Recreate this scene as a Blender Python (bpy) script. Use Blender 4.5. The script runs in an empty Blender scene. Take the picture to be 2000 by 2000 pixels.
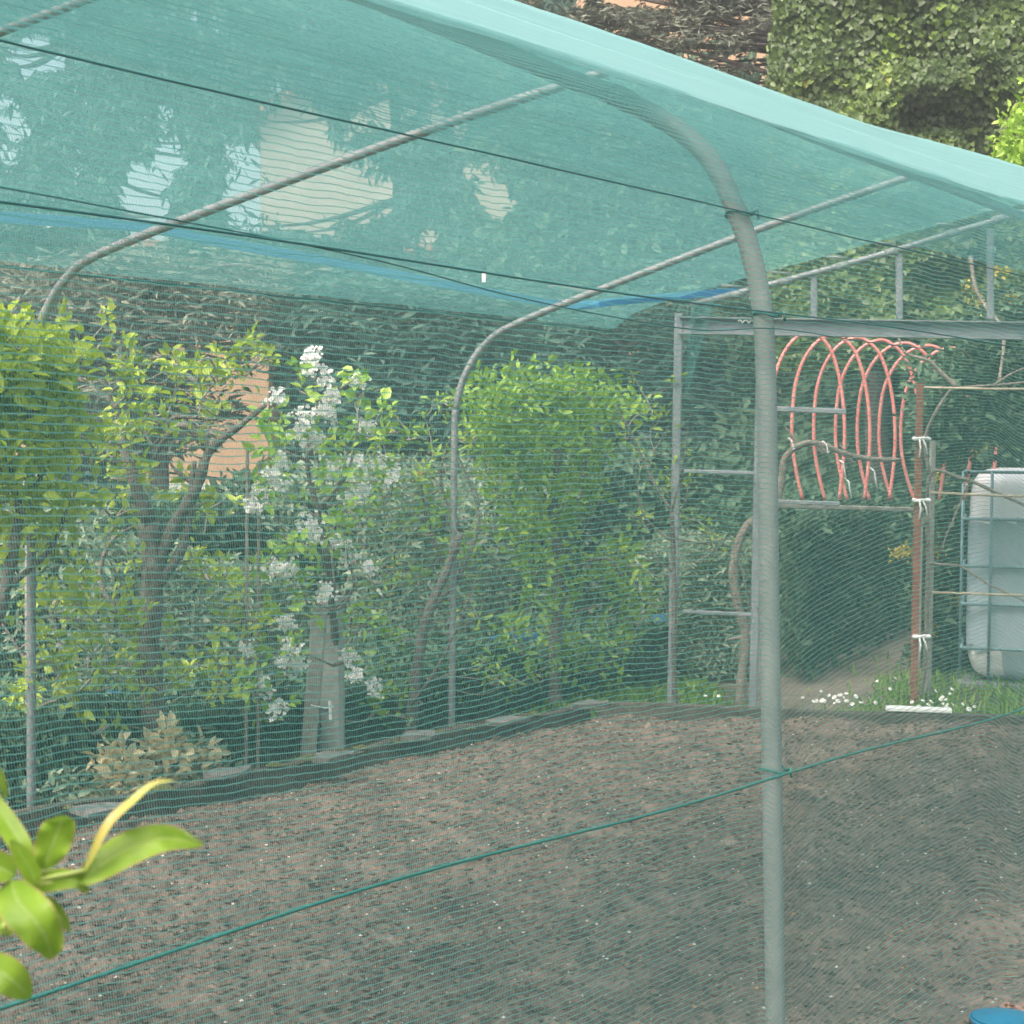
import bpy, math, random
import numpy as np
from mathutils import Vector, Matrix

S = bpy.context.scene
COL = S.collection
rng = np.random.RandomState(7)
random.seed(7)

# ------------------------------------------------------------------ camera
FPX = 3450.0                       # focal length in pixels of the 2000 px photograph
CAM = Vector((0, 0, 1.5))
PITCH = math.atan(130 / FPX)
ROLL = 0.011
fwd = Vector((0, math.cos(PITCH), -math.sin(PITCH)))
right0 = Vector((1, 0, 0))
up0 = right0.cross(fwd)
right = right0 * math.cos(ROLL) + up0 * math.sin(ROLL)
up = up0 * math.cos(ROLL) - right0 * math.sin(ROLL)
cd = bpy.data.cameras.new('camera')
cam = bpy.data.objects.new('camera', cd)
COL.objects.link(cam)
M3 = Matrix((right, up, -fwd)).transposed()
cam.matrix_world = Matrix.Translation(CAM) @ M3.to_4x4()
cd.sensor_width = 36
cd.lens = 36 * FPX / 2000
cd.clip_start = 0.05
cd.clip_end = 3000
cd.dof.use_dof = True
cd.dof.focus_distance = 4.6
cd.dof.aperture_fstop = 20
S.camera = cam

# ------------------------------------------------------------------ world, sun, exposure
W = bpy.data.worlds.new('World')
S.world = W
W.use_nodes = True
nt = W.node_tree
bg = nt.nodes['Background']
sky = nt.nodes.new('ShaderNodeTexSky')
sky.sky_type = 'NISHITA'
sky.sun_disc = False
sky.sun_elevation = math.radians(52)
sky.sun_rotation = math.radians(215)
sky.air_density = 1.0
sky.dust_density = 9.0
sky.ozone_density = 0.6
nt.links.new(sky.outputs[0], bg.inputs[0])
bg.inputs[1].default_value = 0.15
sl = bpy.data.lights.new('sun', 'SUN')
sl.energy = 1.2
sl.angle = math.radians(35)
sl.color = (1.0, 0.97, 0.92)
sun = bpy.data.objects.new('sun', sl)
COL.objects.link(sun)
az, el = math.radians(215), math.radians(52)
sd = Vector((math.sin(az) * math.cos(el), math.cos(az) * math.cos(el), math.sin(el)))
sun.rotation_euler = sd.to_track_quat('Z', 'Y').to_euler()
S.view_settings.view_transform = 'Standard'
S.view_settings.look = 'None'
S.view_settings.exposure = 1.36
S.view_settings.gamma = 1
S.cycles.transparent_max_bounces = 32
S.cycles.max_bounces = 8
S.cycles.sample_clamp_indirect = 6
S.cycles.use_denoising = True

# ------------------------------------------------------------------ helpers
def ray(x, y):
    v = right * ((x - 1000) / FPX) + up * ((1000 - y) / FPX) + fwd
    return v / v.y

def P(x, y, d):
    """point of the place seen at (x, y) of the photo, d metres away along +Y"""
    return CAM + ray(x, y) * d

Ln = Vector((.597, .802, 0))        # along the tunnel
Cn = Vector((-.955, .296, 0))       # across the tunnel, near to far side
N0 = Vector((.497, 3.5, 0))

def T(v, u, z):
    return N0 + Ln * v + Cn * u + Vector((0, 0, z))

def far_depth(x, off=0.0):
    r = (x - 1000) / FPX
    k = (r + .2725) / (.229 - .308 * r)
    return (1 + .308 * k) * 7 + off

def tag(o, label=None, cat=None, group=None, kind=None):
    if label: o['label'] = label
    if cat: o['category'] = cat
    if group: o['group'] = group
    if kind: o['kind'] = kind
    return o

def empty(name, loc, label=None, cat=None, group=None):
    o = bpy.data.objects.new(name, None)
    o.location = loc
    o.empty_display_size = .1
    COL.objects.link(o)
    return tag(o, label, cat, group)

class MB:
    def __init__(s):
        s.v = []; s.f = []; s.m = []
    def add(s, vs, fs, mi=0):
        n = len(s.v)
        s.v += [tuple(a) for a in vs]
        s.f += [tuple(n + i for i in f) for f in fs]
        s.m += [mi] * len(fs)
    def box(s, a, b, mi=0):
        x0, y0, z0 = a; x1, y1, z1 = b
        s.add([(x0,y0,z0),(x1,y0,z0),(x1,y1,z0),(x0,y1,z0),(x0,y0,z1),(x1,y0,z1),(x1,y1,z1),(x0,y1,z1)],
              [(0,3,2,1),(4,5,6,7),(0,1,5,4),(1,2,6,5),(2,3,7,6),(3,0,4,7)], mi)
    def bar(s, a, b, w, h, mi=0, upv=None, bev=0.0):
        """rectangular bar from a to b, w wide sideways, h tall"""
        a = Vector(a); b = Vector(b)
        d = (b - a).normalized()
        u = Vector(upv) if upv else (Vector((0,0,1)) if abs(d.z) < .9 else Vector((0,1,0)))
        sd_ = d.cross(u).normalized(); u = sd_.cross(d).normalized()
        c = min(w, h) * .18 if bev == 0 else bev
        pr = [(-w/2+c,-h/2),(w/2-c,-h/2),(w/2,-h/2+c),(w/2,h/2-c),(w/2-c,h/2),(-w/2+c,h/2),(-w/2,h/2-c),(-w/2,-h/2+c)]
        vs = [a + sd_*p + u*q for p, q in pr] + [b + sd_*p + u*q for p, q in pr]
        fs = [(i, (i+1) % 8, 8 + (i+1) % 8, 8 + i) for i in range(8)] + [tuple(range(7,-1,-1)), tuple(range(8,16))]
        s.add(vs, fs, mi)
    def tube(s, pts, r, n=8, cap=True, mi=0):
        pts = [Vector(p) for p in pts]
        if not hasattr(r, '__len__'): r = [r] * len(pts)
        m = len(pts)
        ref = None; base = len(s.v); vs = []
        for i, p in enumerate(pts):
            d = (pts[min(i+1, m-1)] - pts[max(i-1, 0)])
            d = d.normalized() if d.length > 1e-9 else Vector((0,0,1))
            if ref is None:
                ref = d.orthogonal().normalized()
            ref = (ref - d * ref.dot(d))
            ref = ref.normalized() if ref.length > 1e-6 else d.orthogonal().normalized()
            b = d.cross(ref)
            for k in range(n):
                a = 2 * math.pi * k / n
                vs.append(p + (ref * math.cos(a) + b * math.sin(a)) * r[i])
        fs = []
        for i in range(m - 1):
            for k in range(n):
                k2 = (k + 1) % n
                fs.append((i*n+k, i*n+k2, (i+1)*n+k2, (i+1)*n+k))
        if cap:
            fs.append(tuple(range(n-1, -1, -1))); fs.append(tuple(range((m-1)*n, m*n)))
        s.add(vs, fs, mi)
    def build(s, name, mats, parent=None, smooth=False):
        me = bpy.data.meshes.new(name)
        me.from_pydata(s.v, [], s.f)
        for mt in (mats if isinstance(mats, (list, tuple)) else [mats]): me.materials.append(mt)
        if len(set(s.m)) > 1: me.polygons.foreach_set('material_index', s.m)
        if smooth: me.polygons.foreach_set('use_smooth', [True] * len(s.f))
        me.update()
        return link(name, me, parent)

def link(name, me, parent=None):
    o = bpy.data.objects.new(name, me)
    COL.objects.link(o)
    if parent:
        o.parent = parent
        o.matrix_parent_inverse = Matrix.Translation(-Vector(parent.location)) if not parent.parent else Matrix.Identity(4)
    return o

def smooth_line(pts, n=8):
    """Catmull-Rom through pts"""
    pts = [Vector(p) for p in pts]
    q = [pts[0] * 2 - pts[1]] + pts + [pts[-1] * 2 - pts[-2]]
    out = []
    for i in range(1, len(q) - 2):
        a, b, c, d = q[i-1:i+3]
        for k in range(n):
            t = k / n
            out.append(.5 * ((2*b) + (c-a)*t + (2*a-5*b+4*c-d)*t*t + (3*b-a-3*c+d)*t**3))
    out.append(pts[-1])
    return out

# ------------------------------------------------------------------ materials
def mat(name):
    m = bpy.data.materials.new(name); m.use_nodes = True
    return m, m.node_tree.nodes, m.node_tree.links

def simple(name, c1, c2=None, scale=8, rough=.6, metal=0.0, bump=.0, bscale=None, c3=None, detail=6):
    m, N, L = mat(name)
    b = N['Principled BSDF']
    b.inputs['Roughness'].default_value = rough
    b.inputs['Metallic'].default_value = metal
    tc = N.new('ShaderNodeTexCoord')
    no = N.new('ShaderNodeTexNoise'); no.inputs['Scale'].default_value = scale; no.inputs['Detail'].default_value = detail
    no.inputs['Roughness'].default_value = .65
    L.new(tc.outputs['Object'], no.inputs['Vector'])
    r = N.new('ShaderNodeValToRGB')
    r.color_ramp.elements[0].position = .35; r.color_ramp.elements[1].position = .65
    r.color_ramp.elements[0].color = (*c1, 1)
    r.color_ramp.elements[1].color = (*(c2 or c1), 1)
    if c3:
        e = r.color_ramp.elements.new(.74); e.color = (*c3, 1)
    L.new(no.outputs[0], r.inputs[0]); L.new(r.outputs[0], b.inputs['Base Color'])
    if bump:
        n2 = N.new('ShaderNodeTexNoise'); n2.inputs['Scale'].default_value = bscale or scale * 4; n2.inputs['Detail'].default_value = 8
        L.new(tc.outputs['Object'], n2.inputs['Vector'])
        bp = N.new('ShaderNodeBump'); bp.inputs['Strength'].default_value = bump; bp.inputs['Distance'].default_value = .02
        L.new(n2.outputs[0], bp.inputs['Height']); L.new(bp.outputs[0], b.inputs['Normal'])
    return m

def leafmat(name, cols, trans=.35, rough=.45, spec=.4):
    """cols: list of (position, colour) over a random value stored for each leaf"""
    m, N, L = mat(name)
    b = N['Principled BSDF']
    b.inputs['Roughness'].default_value = rough
    b.inputs['Specular IOR Level'].default_value = spec
    at = N.new('ShaderNodeAttribute'); at.attribute_name = 'rnd'
    r = N.new('ShaderNodeValToRGB')
    while len(r.color_ramp.elements) < len(cols): r.color_ramp.elements.new(.5)
    for e, (p, c) in zip(r.color_ramp.elements, cols): e.position = p; e.color = (*c, 1)
    L.new(at.outputs['Fac'], r.inputs[0]); L.new(r.outputs[0], b.inputs['Base Color'])
    tr = N.new('ShaderNodeBsdfTranslucent')
    hs = N.new('ShaderNodeHueSaturation'); hs.inputs['Value'].default_value = 1.3; hs.inputs['Saturation'].default_value = 1.1
    L.new(r.outputs[0], hs.inputs['Color']); L.new(hs.outputs[0], tr.inputs[0])
    mx = N.new('ShaderNodeMixShader'); mx.inputs[0].default_value = trans
    L.new(b.outputs[0], mx.inputs[1]); L.new(tr.outputs[0], mx.inputs[2])
    L.new(mx.outputs[0], N['Material Output'].inputs[0])
    return m

def netmat(name, col, row=.012, roww=.13, stitch=.003, stw=.27, trans=.45, slant=.22, col2=None, rough=.5, spec=.3):
    """knitted shade netting: rows of doubled thread with short slanting stitches between; UV in metres"""
    m, N, L = mat(name)
    uv = N.new('ShaderNodeUVMap'); uv.uv_map = 'UVMap'
    sp = N.new('ShaderNodeSeparateXYZ'); L.new(uv.outputs[0], sp.inputs[0])
    def math_(op, a, b=None, c=None):
        n = N.new('ShaderNodeMath'); n.operation = op
        for i, x in enumerate((a, b, c)):
            if x is None: continue
            if isinstance(x, (int, float)): n.inputs[i].default_value = x
            else: L.new(x, n.inputs[i])
        return n.outputs[0]
    no = N.new('ShaderNodeTexNoise'); no.inputs['Scale'].default_value = 9; no.inputs['Detail'].default_value = 3
    L.new(uv.outputs[0], no.inputs['Vector'])
    nf = N.new('ShaderNodeTexNoise'); nf.inputs['Scale'].default_value = 120; nf.inputs['Detail'].default_value = 1
    L.new(uv.outputs[0], nf.inputs['Vector'])
    wob = math_('MULTIPLY', math_('SUBTRACT', no.outputs[0], .5), .016)
    wf = math_('MULTIPLY', math_('SUBTRACT', nf.outputs[0], .5), .0022)
    v = math_('ADD', math_('ADD', sp.outputs[1], wob), wf)
    rows = math_('MULTIPLY', v, 1 / row)
    fr = math_('FRACT', rows)
    isrow = math_('LESS_THAN', fr, roww)
    # stitches lean one way in odd rows, a little the other in even rows
    u = math_('ADD', sp.outputs[0], math_('MULTIPLY', wf, 1.2))
    ph = math_('MULTIPLY', math_('FLOOR', rows), .37)
    us = math_('ADD', math_('ADD', math_('MULTIPLY', u, 1 / stitch), math_('MULTIPLY', fr, slant * row / stitch)), ph)
    isst = math_('LESS_THAN', math_('FRACT', us), stw)
    a = math_('MAXIMUM', isrow, isst)
    b = N['Principled BSDF']; b.inputs['Roughness'].default_value = rough
    b.inputs['Specular IOR Level'].default_value = spec
    cr = N.new('ShaderNodeValToRGB')
    cr.color_ramp.elements[0].color = (*col, 1); cr.color_ramp.elements[1].color = (*(col2 or [c * 1.35 for c in col]), 1)
    cr.color_ramp.elements[0].position = .3; cr.color_ramp.elements[1].position = .7
    mp = N.new('ShaderNodeMapping'); mp.inputs['Scale'].default_value = (.5, 25, 1)
    L.new(uv.outputs[0], mp.inputs[0])
    n3 = N.new('ShaderNodeTexNoise'); n3.inputs['Scale'].default_value = 2.0; n3.inputs['Detail'].default_value = 5
    L.new(mp.outputs[0], n3.inputs['Vector'])
    L.new(n3.outputs[0], cr.inputs[0]); L.new(cr.outputs[0], b.inputs['Base Color'])
    tr = N.new('ShaderNodeBsdfTranslucent'); L.new(cr.outputs[0], tr.inputs[0])
    mx = N.new('ShaderNodeMixShader'); mx.inputs[0].default_value = trans
    L.new(b.outputs[0], mx.inputs[1]); L.new(tr.outputs[0], mx.inputs[2])
    tp = N.new('ShaderNodeBsdfTransparent')
    m2 = N.new('ShaderNodeMixShader'); L.new(a, m2.inputs[0])
    L.new(tp.outputs[0], m2.inputs[1]); L.new(mx.outputs[0], m2.inputs[2])
    L.new(m2.outputs[0], N['Material Output'].inputs[0])
    return m

MT = {}
MT['wallnet'] = netmat('green_netting', (.14, .43, .38), col2=(.19, .49, .44), row=.0105, roww=.125, stw=.205, stitch=.0040, trans=.5)
MT['roofnet'] = netmat('roof_netting', (.13, .35, .345), roww=.18, stw=.30, row=.010, trans=.6)
MT['densenet'] = netmat('dense_skylit_netting', (.30, .58, .57), col2=(.42, .67, .66), roww=.45, stw=.80, row=.008, trans=.58, rough=.45)  # paler than the other roof net: sky light on this slope is in the colour
MT['galv'] = simple('galvanised_tube', (.20, .20, .21), (.29, .29, .30), scale=14, rough=.5, metal=.25, bump=.15)
MT['pipe'] = simple('grey_plastic_pipe', (.19, .205, .20), (.26, .27, .265), scale=9, rough=.55, bump=.1)
MT['steel'] = simple('weathered_steel', (.21, .22, .25), (.31, .31, .33), scale=6, rough=.55, metal=.2, bump=.2, c3=(.22, .15, .11))
MT['cord'] = simple('green_cord', (.015, .14, .12), (.02, .19, .16), scale=90, rough=.5, bump=.4)
MT['darkcord'] = simple('dark_green_cord', (.01, .085, .085), (.016, .12, .115), scale=90, rough=.5)
MT['blue'] = simple('blue_plastic', (.02, .14, .34), (.03, .19, .40), scale=5, rough=.45)
MT['tarp'] = simple('old_blue_sheet', (.008, .05, .12), (.012, .08, .16), scale=5, rough=.6)
MT['red'] = simple('red_plastic', (.58, .16, .14), (.68, .27, .25), scale=12, rough=.4)
MT['rust'] = simple('rusty_steel', (.20, .07, .045), (.33, .13, .08), scale=15, rough=.8, bump=.4)
MT['white'] = simple('white_rag', (.75, .75, .73), (.82, .82, .8), scale=20, rough=.8)
MT['bark'] = simple('bark', (.10, .085, .075), (.22, .19, .17), scale=22, rough=.9, bump=.8)
MT['vinebark'] = simple('vine_bark', (.20, .16, .13), (.36, .30, .26), scale=25, rough=.9, bump=.8)
MT['twig'] = simple('twig', (.16, .13, .11), (.34, .31, .28), scale=30, rough=.9)
MT['concrete'] = simple('concrete', (.34, .33, .31), (.46, .44, .42), scale=9, rough=.9, bump=.4)
MT['slab'] = simple('grey_slab', (.10, .095, .09), (.20, .19, .18), scale=14, rough=.9, bump=.6)
MT['wood'] = simple('grey_wood', (.24, .22, .20), (.36, .34, .31), scale=7, rough=.9, bump=.5)
MT['darkwood'] = simple('dark_board', (.055, .048, .038), (.12, .10, .08), scale=10, rough=.9, bump=.6)
MT['cane'] = simple('cane', (.35, .27, .18), (.5, .42, .32), scale=20, rough=.7)
MT['tank'] = simple('tank_plastic', (.78, .78, .80), (.84, .84, .85), scale=3, rough=.4)
MT['wrap'] = simple('blue_grey_sheet', (.34, .42, .47), (.42, .50, .55), scale=3, rough=.6)
MT['cage'] = simple('cage_steel', (.16, .27, .31), (.24, .35, .38), scale=10, rough=.5, metal=.3)
MT['orange'] = simple('orange_render', (.38, .245, .15), (.44, .29, .18), scale=2.5, rough=.9, bump=.2)
MT['beige'] = simple('beige_render', (.27, .245, .21), (.32, .29, .25), scale=1.5, rough=.9)
MT['plinth'] = simple('pale_plinth', (.42, .40, .38), (.55, .53, .5), scale=4, rough=.9)
MT['tile'] = simple('roof_tile', (.30, .11, .07), (.42, .18, .11), scale=6, rough=.9, bump=.5)
MT['glass'] = simple('window_glass', (.03, .04, .05), (.06, .07, .08), scale=2, rough=.12)

# ground materials
def soilmat():
    m, N, L = mat('dark_soil')
    b = N['Principled BSDF']; b.inputs['Roughness'].default_value = .95
    tc = N.new('ShaderNodeTexCoord')
    n1 = N.new('ShaderNodeTexNoise'); n1.inputs['Scale'].default_value = 3.5; n1.inputs['Detail'].default_value = 6
    n2 = N.new('ShaderNodeTexNoise'); n2.inputs['Scale'].default_value = 55; n2.inputs['Detail'].default_value = 5; n2.inputs['Roughness'].default_value = .75
    for n in (n1, n2): L.new(tc.outputs['Object'], n.inputs['Vector'])
    n3 = N.new('ShaderNodeTexNoise'); n3.inputs['Scale'].default_value = 19; n3.inputs['Detail'].default_value = 6; n3.inputs['Roughness'].default_value = .7
    L.new(tc.outputs['Object'], n3.inputs['Vector'])
    ad0 = N.new('ShaderNodeMath'); ad0.operation = 'ADD'
    ad = N.new('ShaderNodeMath'); ad.operation = 'ADD'
    mu = N.new('ShaderNodeMath'); mu.operation = 'MULTIPLY_ADD'; mu.inputs[1].default_value = .5; mu.inputs[2].default_value = -.25
    L.new(n1.outputs[0], ad0.inputs[0]); L.new(n3.outputs[0], ad0.inputs[1]); L.new(ad0.outputs[0], ad.inputs[0])
    L.new(n2.outputs[0], ad.inputs[1]); L.new(ad.outputs[0], mu.inputs[0])
    r = N.new('ShaderNodeValToRGB')
    el = r.color_ramp.elements
    el[0].position = .38; el[0].color = (.075, .055, .045, 1)
    el[1].position = .68; el[1].color = (.35, .255, .21, 1)
    e = el.new(.5); e.color = (.19, .133, .107, 1)
    e = el.new(.57); e.color = (.235, .162, .127, 1)
    L.new(mu.outputs[0], r.inputs[0]); L.new(r.outputs[0], b.inputs['Base Color'])
    bp = N.new('ShaderNodeBump'); bp.inputs['Strength'].default_value = .6; bp.inputs['Distance'].default_value = .02
    L.new(n2.outputs[0], bp.inputs['Height']); L.new(bp.outputs[0], b.inputs['Normal'])
    return m
MT['soil'] = soilmat()
MT['ground'] = simple('garden_ground', (.06, .07, .025), (.14, .115, .08), scale=3, rough=1, bump=.8, bscale=40, c3=(.10, .14, .04))
MT['path'] = simple('bare_path', (.17, .13, .10), (.26, .21, .17), scale=5, rough=1, bump=.8, bscale=60)
MT['moss'] = simple('moss', (.09, .10, .025), (.15, .15, .04), scale=40, rough=1, bump=.8)

# ------------------------------------------------------------------ noise field
def vnoise(x, y, seed=0):
    """smooth value noise, numpy"""
    r = np.random.RandomState(seed); g = r.rand(64, 64)
    xi = np.floor(x).astype(int); yi = np.floor(y).astype(int)
    fx = x - xi; fy = y - yi
    fx = fx*fx*(3-2*fx); fy = fy*fy*(3-2*fy)
    a = g[xi % 64, yi % 64]; b = g[(xi+1) % 64, yi % 64]; c = g[xi % 64, (yi+1) % 64]; d = g[(xi+1) % 64, (yi+1) % 64]
    return (a*(1-fx)+b*fx)*(1-fy) + (c*(1-fx)+d*fx)*fy - .5

def gridmesh(name, X, Y, Z, matl, parent=None, U=None, V=None, mask=None, smooth=True):
    n, m = X.shape
    co = np.stack([X, Y, Z], -1).reshape(-1, 3)
    idx = np.arange(n*m).reshape(n, m)
    f = np.stack([idx[:-1, :-1], idx[1:, :-1], idx[1:, 1:], idx[:-1, 1:]], -1).reshape(-1, 4)
    if mask is not None: f = f[mask[:-1, :-1].reshape(-1)]
    me = npmesh(name, co, f, matl, smooth)
    if U is not None:
        uvl = me.uv_layers.new(name='UVMap')
        uv = np.stack([U, V], -1).reshape(-1, 2)[f.reshape(-1)]
        uvl.data.foreach_set('uv', uv.astype(np.float32).reshape(-1))
    return link(name, me, parent)

def npmesh(name, co, f, matl, smooth=True):
    me = bpy.data.meshes.new(name)
    k = f.shape[1]
    me.vertices.add(len(co)); me.vertices.foreach_set('co', co.astype(np.float32).reshape(-1))
    me.loops.add(f.size); me.loops.foreach_set('vertex_index', f.astype(np.int32).reshape(-1))
    me.polygons.add(len(f)); me.polygons.foreach_set('loop_start', (np.arange(len(f))*k).astype(np.int32))
    me.polygons.foreach_set('loop_total', np.full(len(f), k, np.int32))
    me.polygons.foreach_set('use_smooth', np.full(len(f), smooth))
    me.materials.append(matl)
    me.update(calc_edges=True)
    return me

# ------------------------------------------------------------------ ground
xs = np.linspace(-60, 90, 151); ys = np.linspace(-10, 260, 181)
Xg, Yg = np.meshgrid(xs, ys, indexing='ij')
Zg = -.03 + 0*Xg
tag(gridmesh('ground', Xg, Yg, Zg, MT['ground']), kind='structure')

# soil bed: a fine grid in tunnel coordinates
us = np.linspace(-.12, 3.93, 440); vs = np.linspace(-4.0, 1.0, 700)
Ug, Tg = np.meshgrid(us, vs, indexing='ij')
Vend = 6.90 - .153*Ug
Vg = -4.0 + (Tg + 4)/5*(Vend + 4)
Xs = N0.x + Ln.x*Vg + Cn.x*Ug; Ys = N0.y + Ln.y*Vg + Cn.y*Ug
Zs = (.07*vnoise(Xs*1.1, Ys*1.1, 1) + .05*vnoise(Xs*4, Ys*4, 2) + .028*vnoise(Xs*11, Ys*11, 3) + .030*vnoise(Xs*27, Ys*27, 4)
      + .017*np.sin((Ug+.1*Vg)*12))
Zs = np.maximum(Zs*.85 + .045*np.clip(np.minimum(3.93-Ug, Vend-Vg)/.35, 0, 1), -.024)
gridmesh('soil', Xs, Ys, Zs, MT['soil'])
tag(bpy.data.objects['soil'], kind='structure')

# clods, pale chips
def clods(name, n, s0, s1, matl, label, cat, seed):
    r = np.random.RandomState(seed)
    u = r.uniform(-.05, 3.88, n); v = -2.0 + r.rand(n)*(8.85 - .153*u)
    x = N0.x + Ln.x*v + Cn.x*u; y = N0.y + Ln.y*v + Cn.y*u
    z = (.07*vnoise(x*1.1, y*1.1, 1) + .05*vnoise(x*4, y*4, 2) + .028*vnoise(x*11, y*11, 3) + .030*vnoise(x*27, y*27, 4)
         + .017*np.sin((u+.1*v)*12))*.85 + .045*np.clip(np.minimum(3.93-u, 6.90-.153*u-v)/.35, 0, 1)
    z = np.maximum(z, -.024)
    s = s0 + (s1-s0)*r.rand(n)**3
    base = np.array([(1,0,0),(0,1,0),(-1,0,0),(0,-1,0),(0,0,.8),(0,0,-.8)])
    fs = np.array([(0,1,4),(1,2,4),(2,3,4),(3,0,4),(1,0,5),(2,1,5),(3,2,5),(0,3,5)])
    a = r.rand(n)*6.28
    j = base[None] * (1 + .7*(r.rand(n, 6, 1)-.5)) * s[:, None, None]
    ca, sa = np.cos(a)[:, None], np.sin(a)[:, None]
    jx = j[..., 0]*ca - j[..., 1]*sa; jy = j[..., 0]*sa + j[..., 1]*ca
    co = np.stack([x[:, None]+jx, y[:, None]+jy, z[:, None]+j[..., 2]*.8+s[:, None]*.3], -1).reshape(-1, 3)
    f = (fs[None] + 6*np.arange(n)[:, None, None]).reshape(-1, 3)
    o = link(name, npmesh(name, co, f, matl, False))
    tag(o, label, cat, kind='stuff')
MT['clod'] = simple('soil_clod', (.065, .048, .039), (.24, .17, .13), scale=12, rough=1, bump=.6)
MT['chip'] = simple('pale_chip', (.55, .50, .44), (.75, .72, .68), scale=12, rough=.9)
MT['chip2'] = simple('reddish_chip', (.34, .16, .08), (.40, .24, .13), scale=12, rough=.9)
clods('soil_clods', 70000, .002, .017, MT['clod'], 'small dark clods of earth scattered over the bare bed', 'clods', 11)
clods('pale_chips', 5200, .0014, .0075, MT['chip'], 'tiny whitish chips and stones lying on the dark soil', 'chips', 12)
clods('bark_chips', 3500, .002, .009, MT['chip2'], 'tiny rusty brown bark crumbs lying on the dark soil', 'crumbs', 13)

# path and grass behind the end of the bed
def patch(name, pts, z, matl, label=None):
    mb = MB(); mb.add([(p.x, p.y, z) for p in pts], [tuple(range(len(pts)))])
    return tag(mb.build(name, matl), kind='structure')
def G(x, y, z=0.0):
    r_ = ray(x, y); return CAM + r_ * ((z - CAM.z)/r_.z)
patch('path', [G(1430,1420), G(1730,1425), G(1790,1300), G(1850,1190), G(1790,1180), G(1480,1335)], -.022, MT['path'])

# ------------------------------------------------------------------ foliage machinery
def leaves(name, C, A, Nn, Lg, Wd, matl, parent=None, rnd=None, shape='leaf', fold=.25, seed=0):
    """C centres(base) A axis Nn normal, arrays n x 3; Lg, Wd arrays"""
    n = len(C); r = np.random.RandomState(seed)
    A = A/np.linalg.norm(A, axis=1, keepdims=True)
    B = np.cross(A, Nn); B /= np.linalg.norm(B, axis=1, keepdims=True) + 1e-9
    K = np.cross(B, A)
    if shape == 'leaf':
        pr = [(0,0,0),(.28,-.5,1),(.68,-.42,1),(1,0,.0),(.68,.42,1),(.28,.5,1)]
        fs = [(0,1,2,3),(0,3,4,5)]
    elif shape == 'ivy':
        pr = [(.08,0,0),(0,-.38,1),(.38,-.55,1),(1,0,-.3),(.38,.55,1),(0,.38,1)]
        fs = [(0,1,2,3),(0,3,4,5)]
    else:  # needle spray: narrow
        pr = [(0,-.1,0),(.5,-.5,0),(1,-.05,-.4),(1,.05,-.4),(.5,.5,0),(0,.1,0)]
        fs = [(0,1,2,3),(0,3,4,5)]
    out = []
    for (a, b, k) in pr:
        out.append(C + A*(Lg*a)[:, None] + B*(Wd*b)[:, None] + K*(Wd*fold*k)[:, None] - K*(Lg*.18*a*a)[:, None])
    co = np.stack(out, 1).reshape(-1, 3)
    f = (np.array(fs)[None] + 6*np.arange(n)[:, None, None]).reshape(-1, 4)
    me = npmesh(name, co, f, matl, True)
    if rnd is None: rnd = r.rand(n)
    at = me.attributes.new('rnd', 'FLOAT', 'POINT')
    at.data.foreach_set('value', np.repeat(rnd, 6).astype(np.float32))
    return link(name, me, parent)

def randdir(r, n):
    v = r.normal(size=(n, 3)); return v/np.linalg.norm(v, axis=1, keepdims=True)

def blob_points(blobs, dens, depthf, thick, r, gaps=()):
    """blobs: (x, y, rx, ry[, weight]) in photo pixels; -> world points with real depth spread"""
    out = []
    for b in blobs:
        x, y, rx, ry = b[:4]; w = b[4] if len(b) > 4 else 1
        n = max(1, int(math.pi*rx*ry*dens*w/1000))
        a = r.rand(n)*2*math.pi; q = np.sqrt(r.rand(n)) * (1 + .18*np.sin(a*3 + r.rand()*6) + .10*np.sin(a*7 + r.rand()*6))
        px = x + np.cos(a)*q*rx; py = y + np.sin(a)*q*ry
        for i in range(n):
            skip = False
            for g in gaps:
                if abs(px[i]-g[0]) < g[2] and abs(py[i]-g[1]) < g[3]:
                    e = ((px[i]-g[0])/g[2])**2 + ((py[i]-g[1])/g[3])**2
                    if e < 1 and r.rand() < (g[4] if len(g) > 4 else .95): skip = True; break
            if skip: continue
            d = depthf(px[i]) + thick*(r.rand()-.5)
            out.append(P(px[i], py[i], d))
    return np.array([tuple(p) for p in out])

def project(c):
    d = c - np.array(CAM)
    z = d @ np.array(fwd)
    return 1000 + FPX*(d @ np.array(right))/z, 1000 - FPX*(d @ np.array(up))/z
def thin_out(cc, gaps, r):
    """leave openings in a crown so that what stands behind shows"""
    px, py = project(cc); keep = np.ones(len(cc), bool)
    nz = 1.0*vnoise(px/26.0, py/26.0, 17) + .8*vnoise(px/9.0, py/12.0, 18)
    for g in gaps:
        st = g[4] if len(g) > 4 else .95
        e = ((px-g[0])/g[2])**2 + ((py-g[1])/g[3])**2
        keep &= ~((np.sqrt(e) + nz*.75 < 1.12) & (r.rand(len(cc)) < st + .03))
    return keep
def cluster_leaves(C, per, spread, ln, r, upbias=.4, lw=.5, var=.35):
    n = len(C)*per
    cc = np.repeat(C, per, 0) + r.normal(size=(n, 3))*spread
    ax = randdir(r, n) + np.array([0, 0, upbias]) + (cc - np.repeat(C, per, 0))/max(spread, 1e-3)*.5
    nm = randdir(r, n) + np.array([0, -.3, .9])
    Lg = ln*(1 + var*r.normal(size=n)).clip(.4, 1.8)
    rnd = np.clip(np.repeat(r.rand(len(C)), per)*.55 + r.rand(n)*.45, 0, 1)
    return cc, ax, nm, Lg, Lg*lw, rnd

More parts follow.
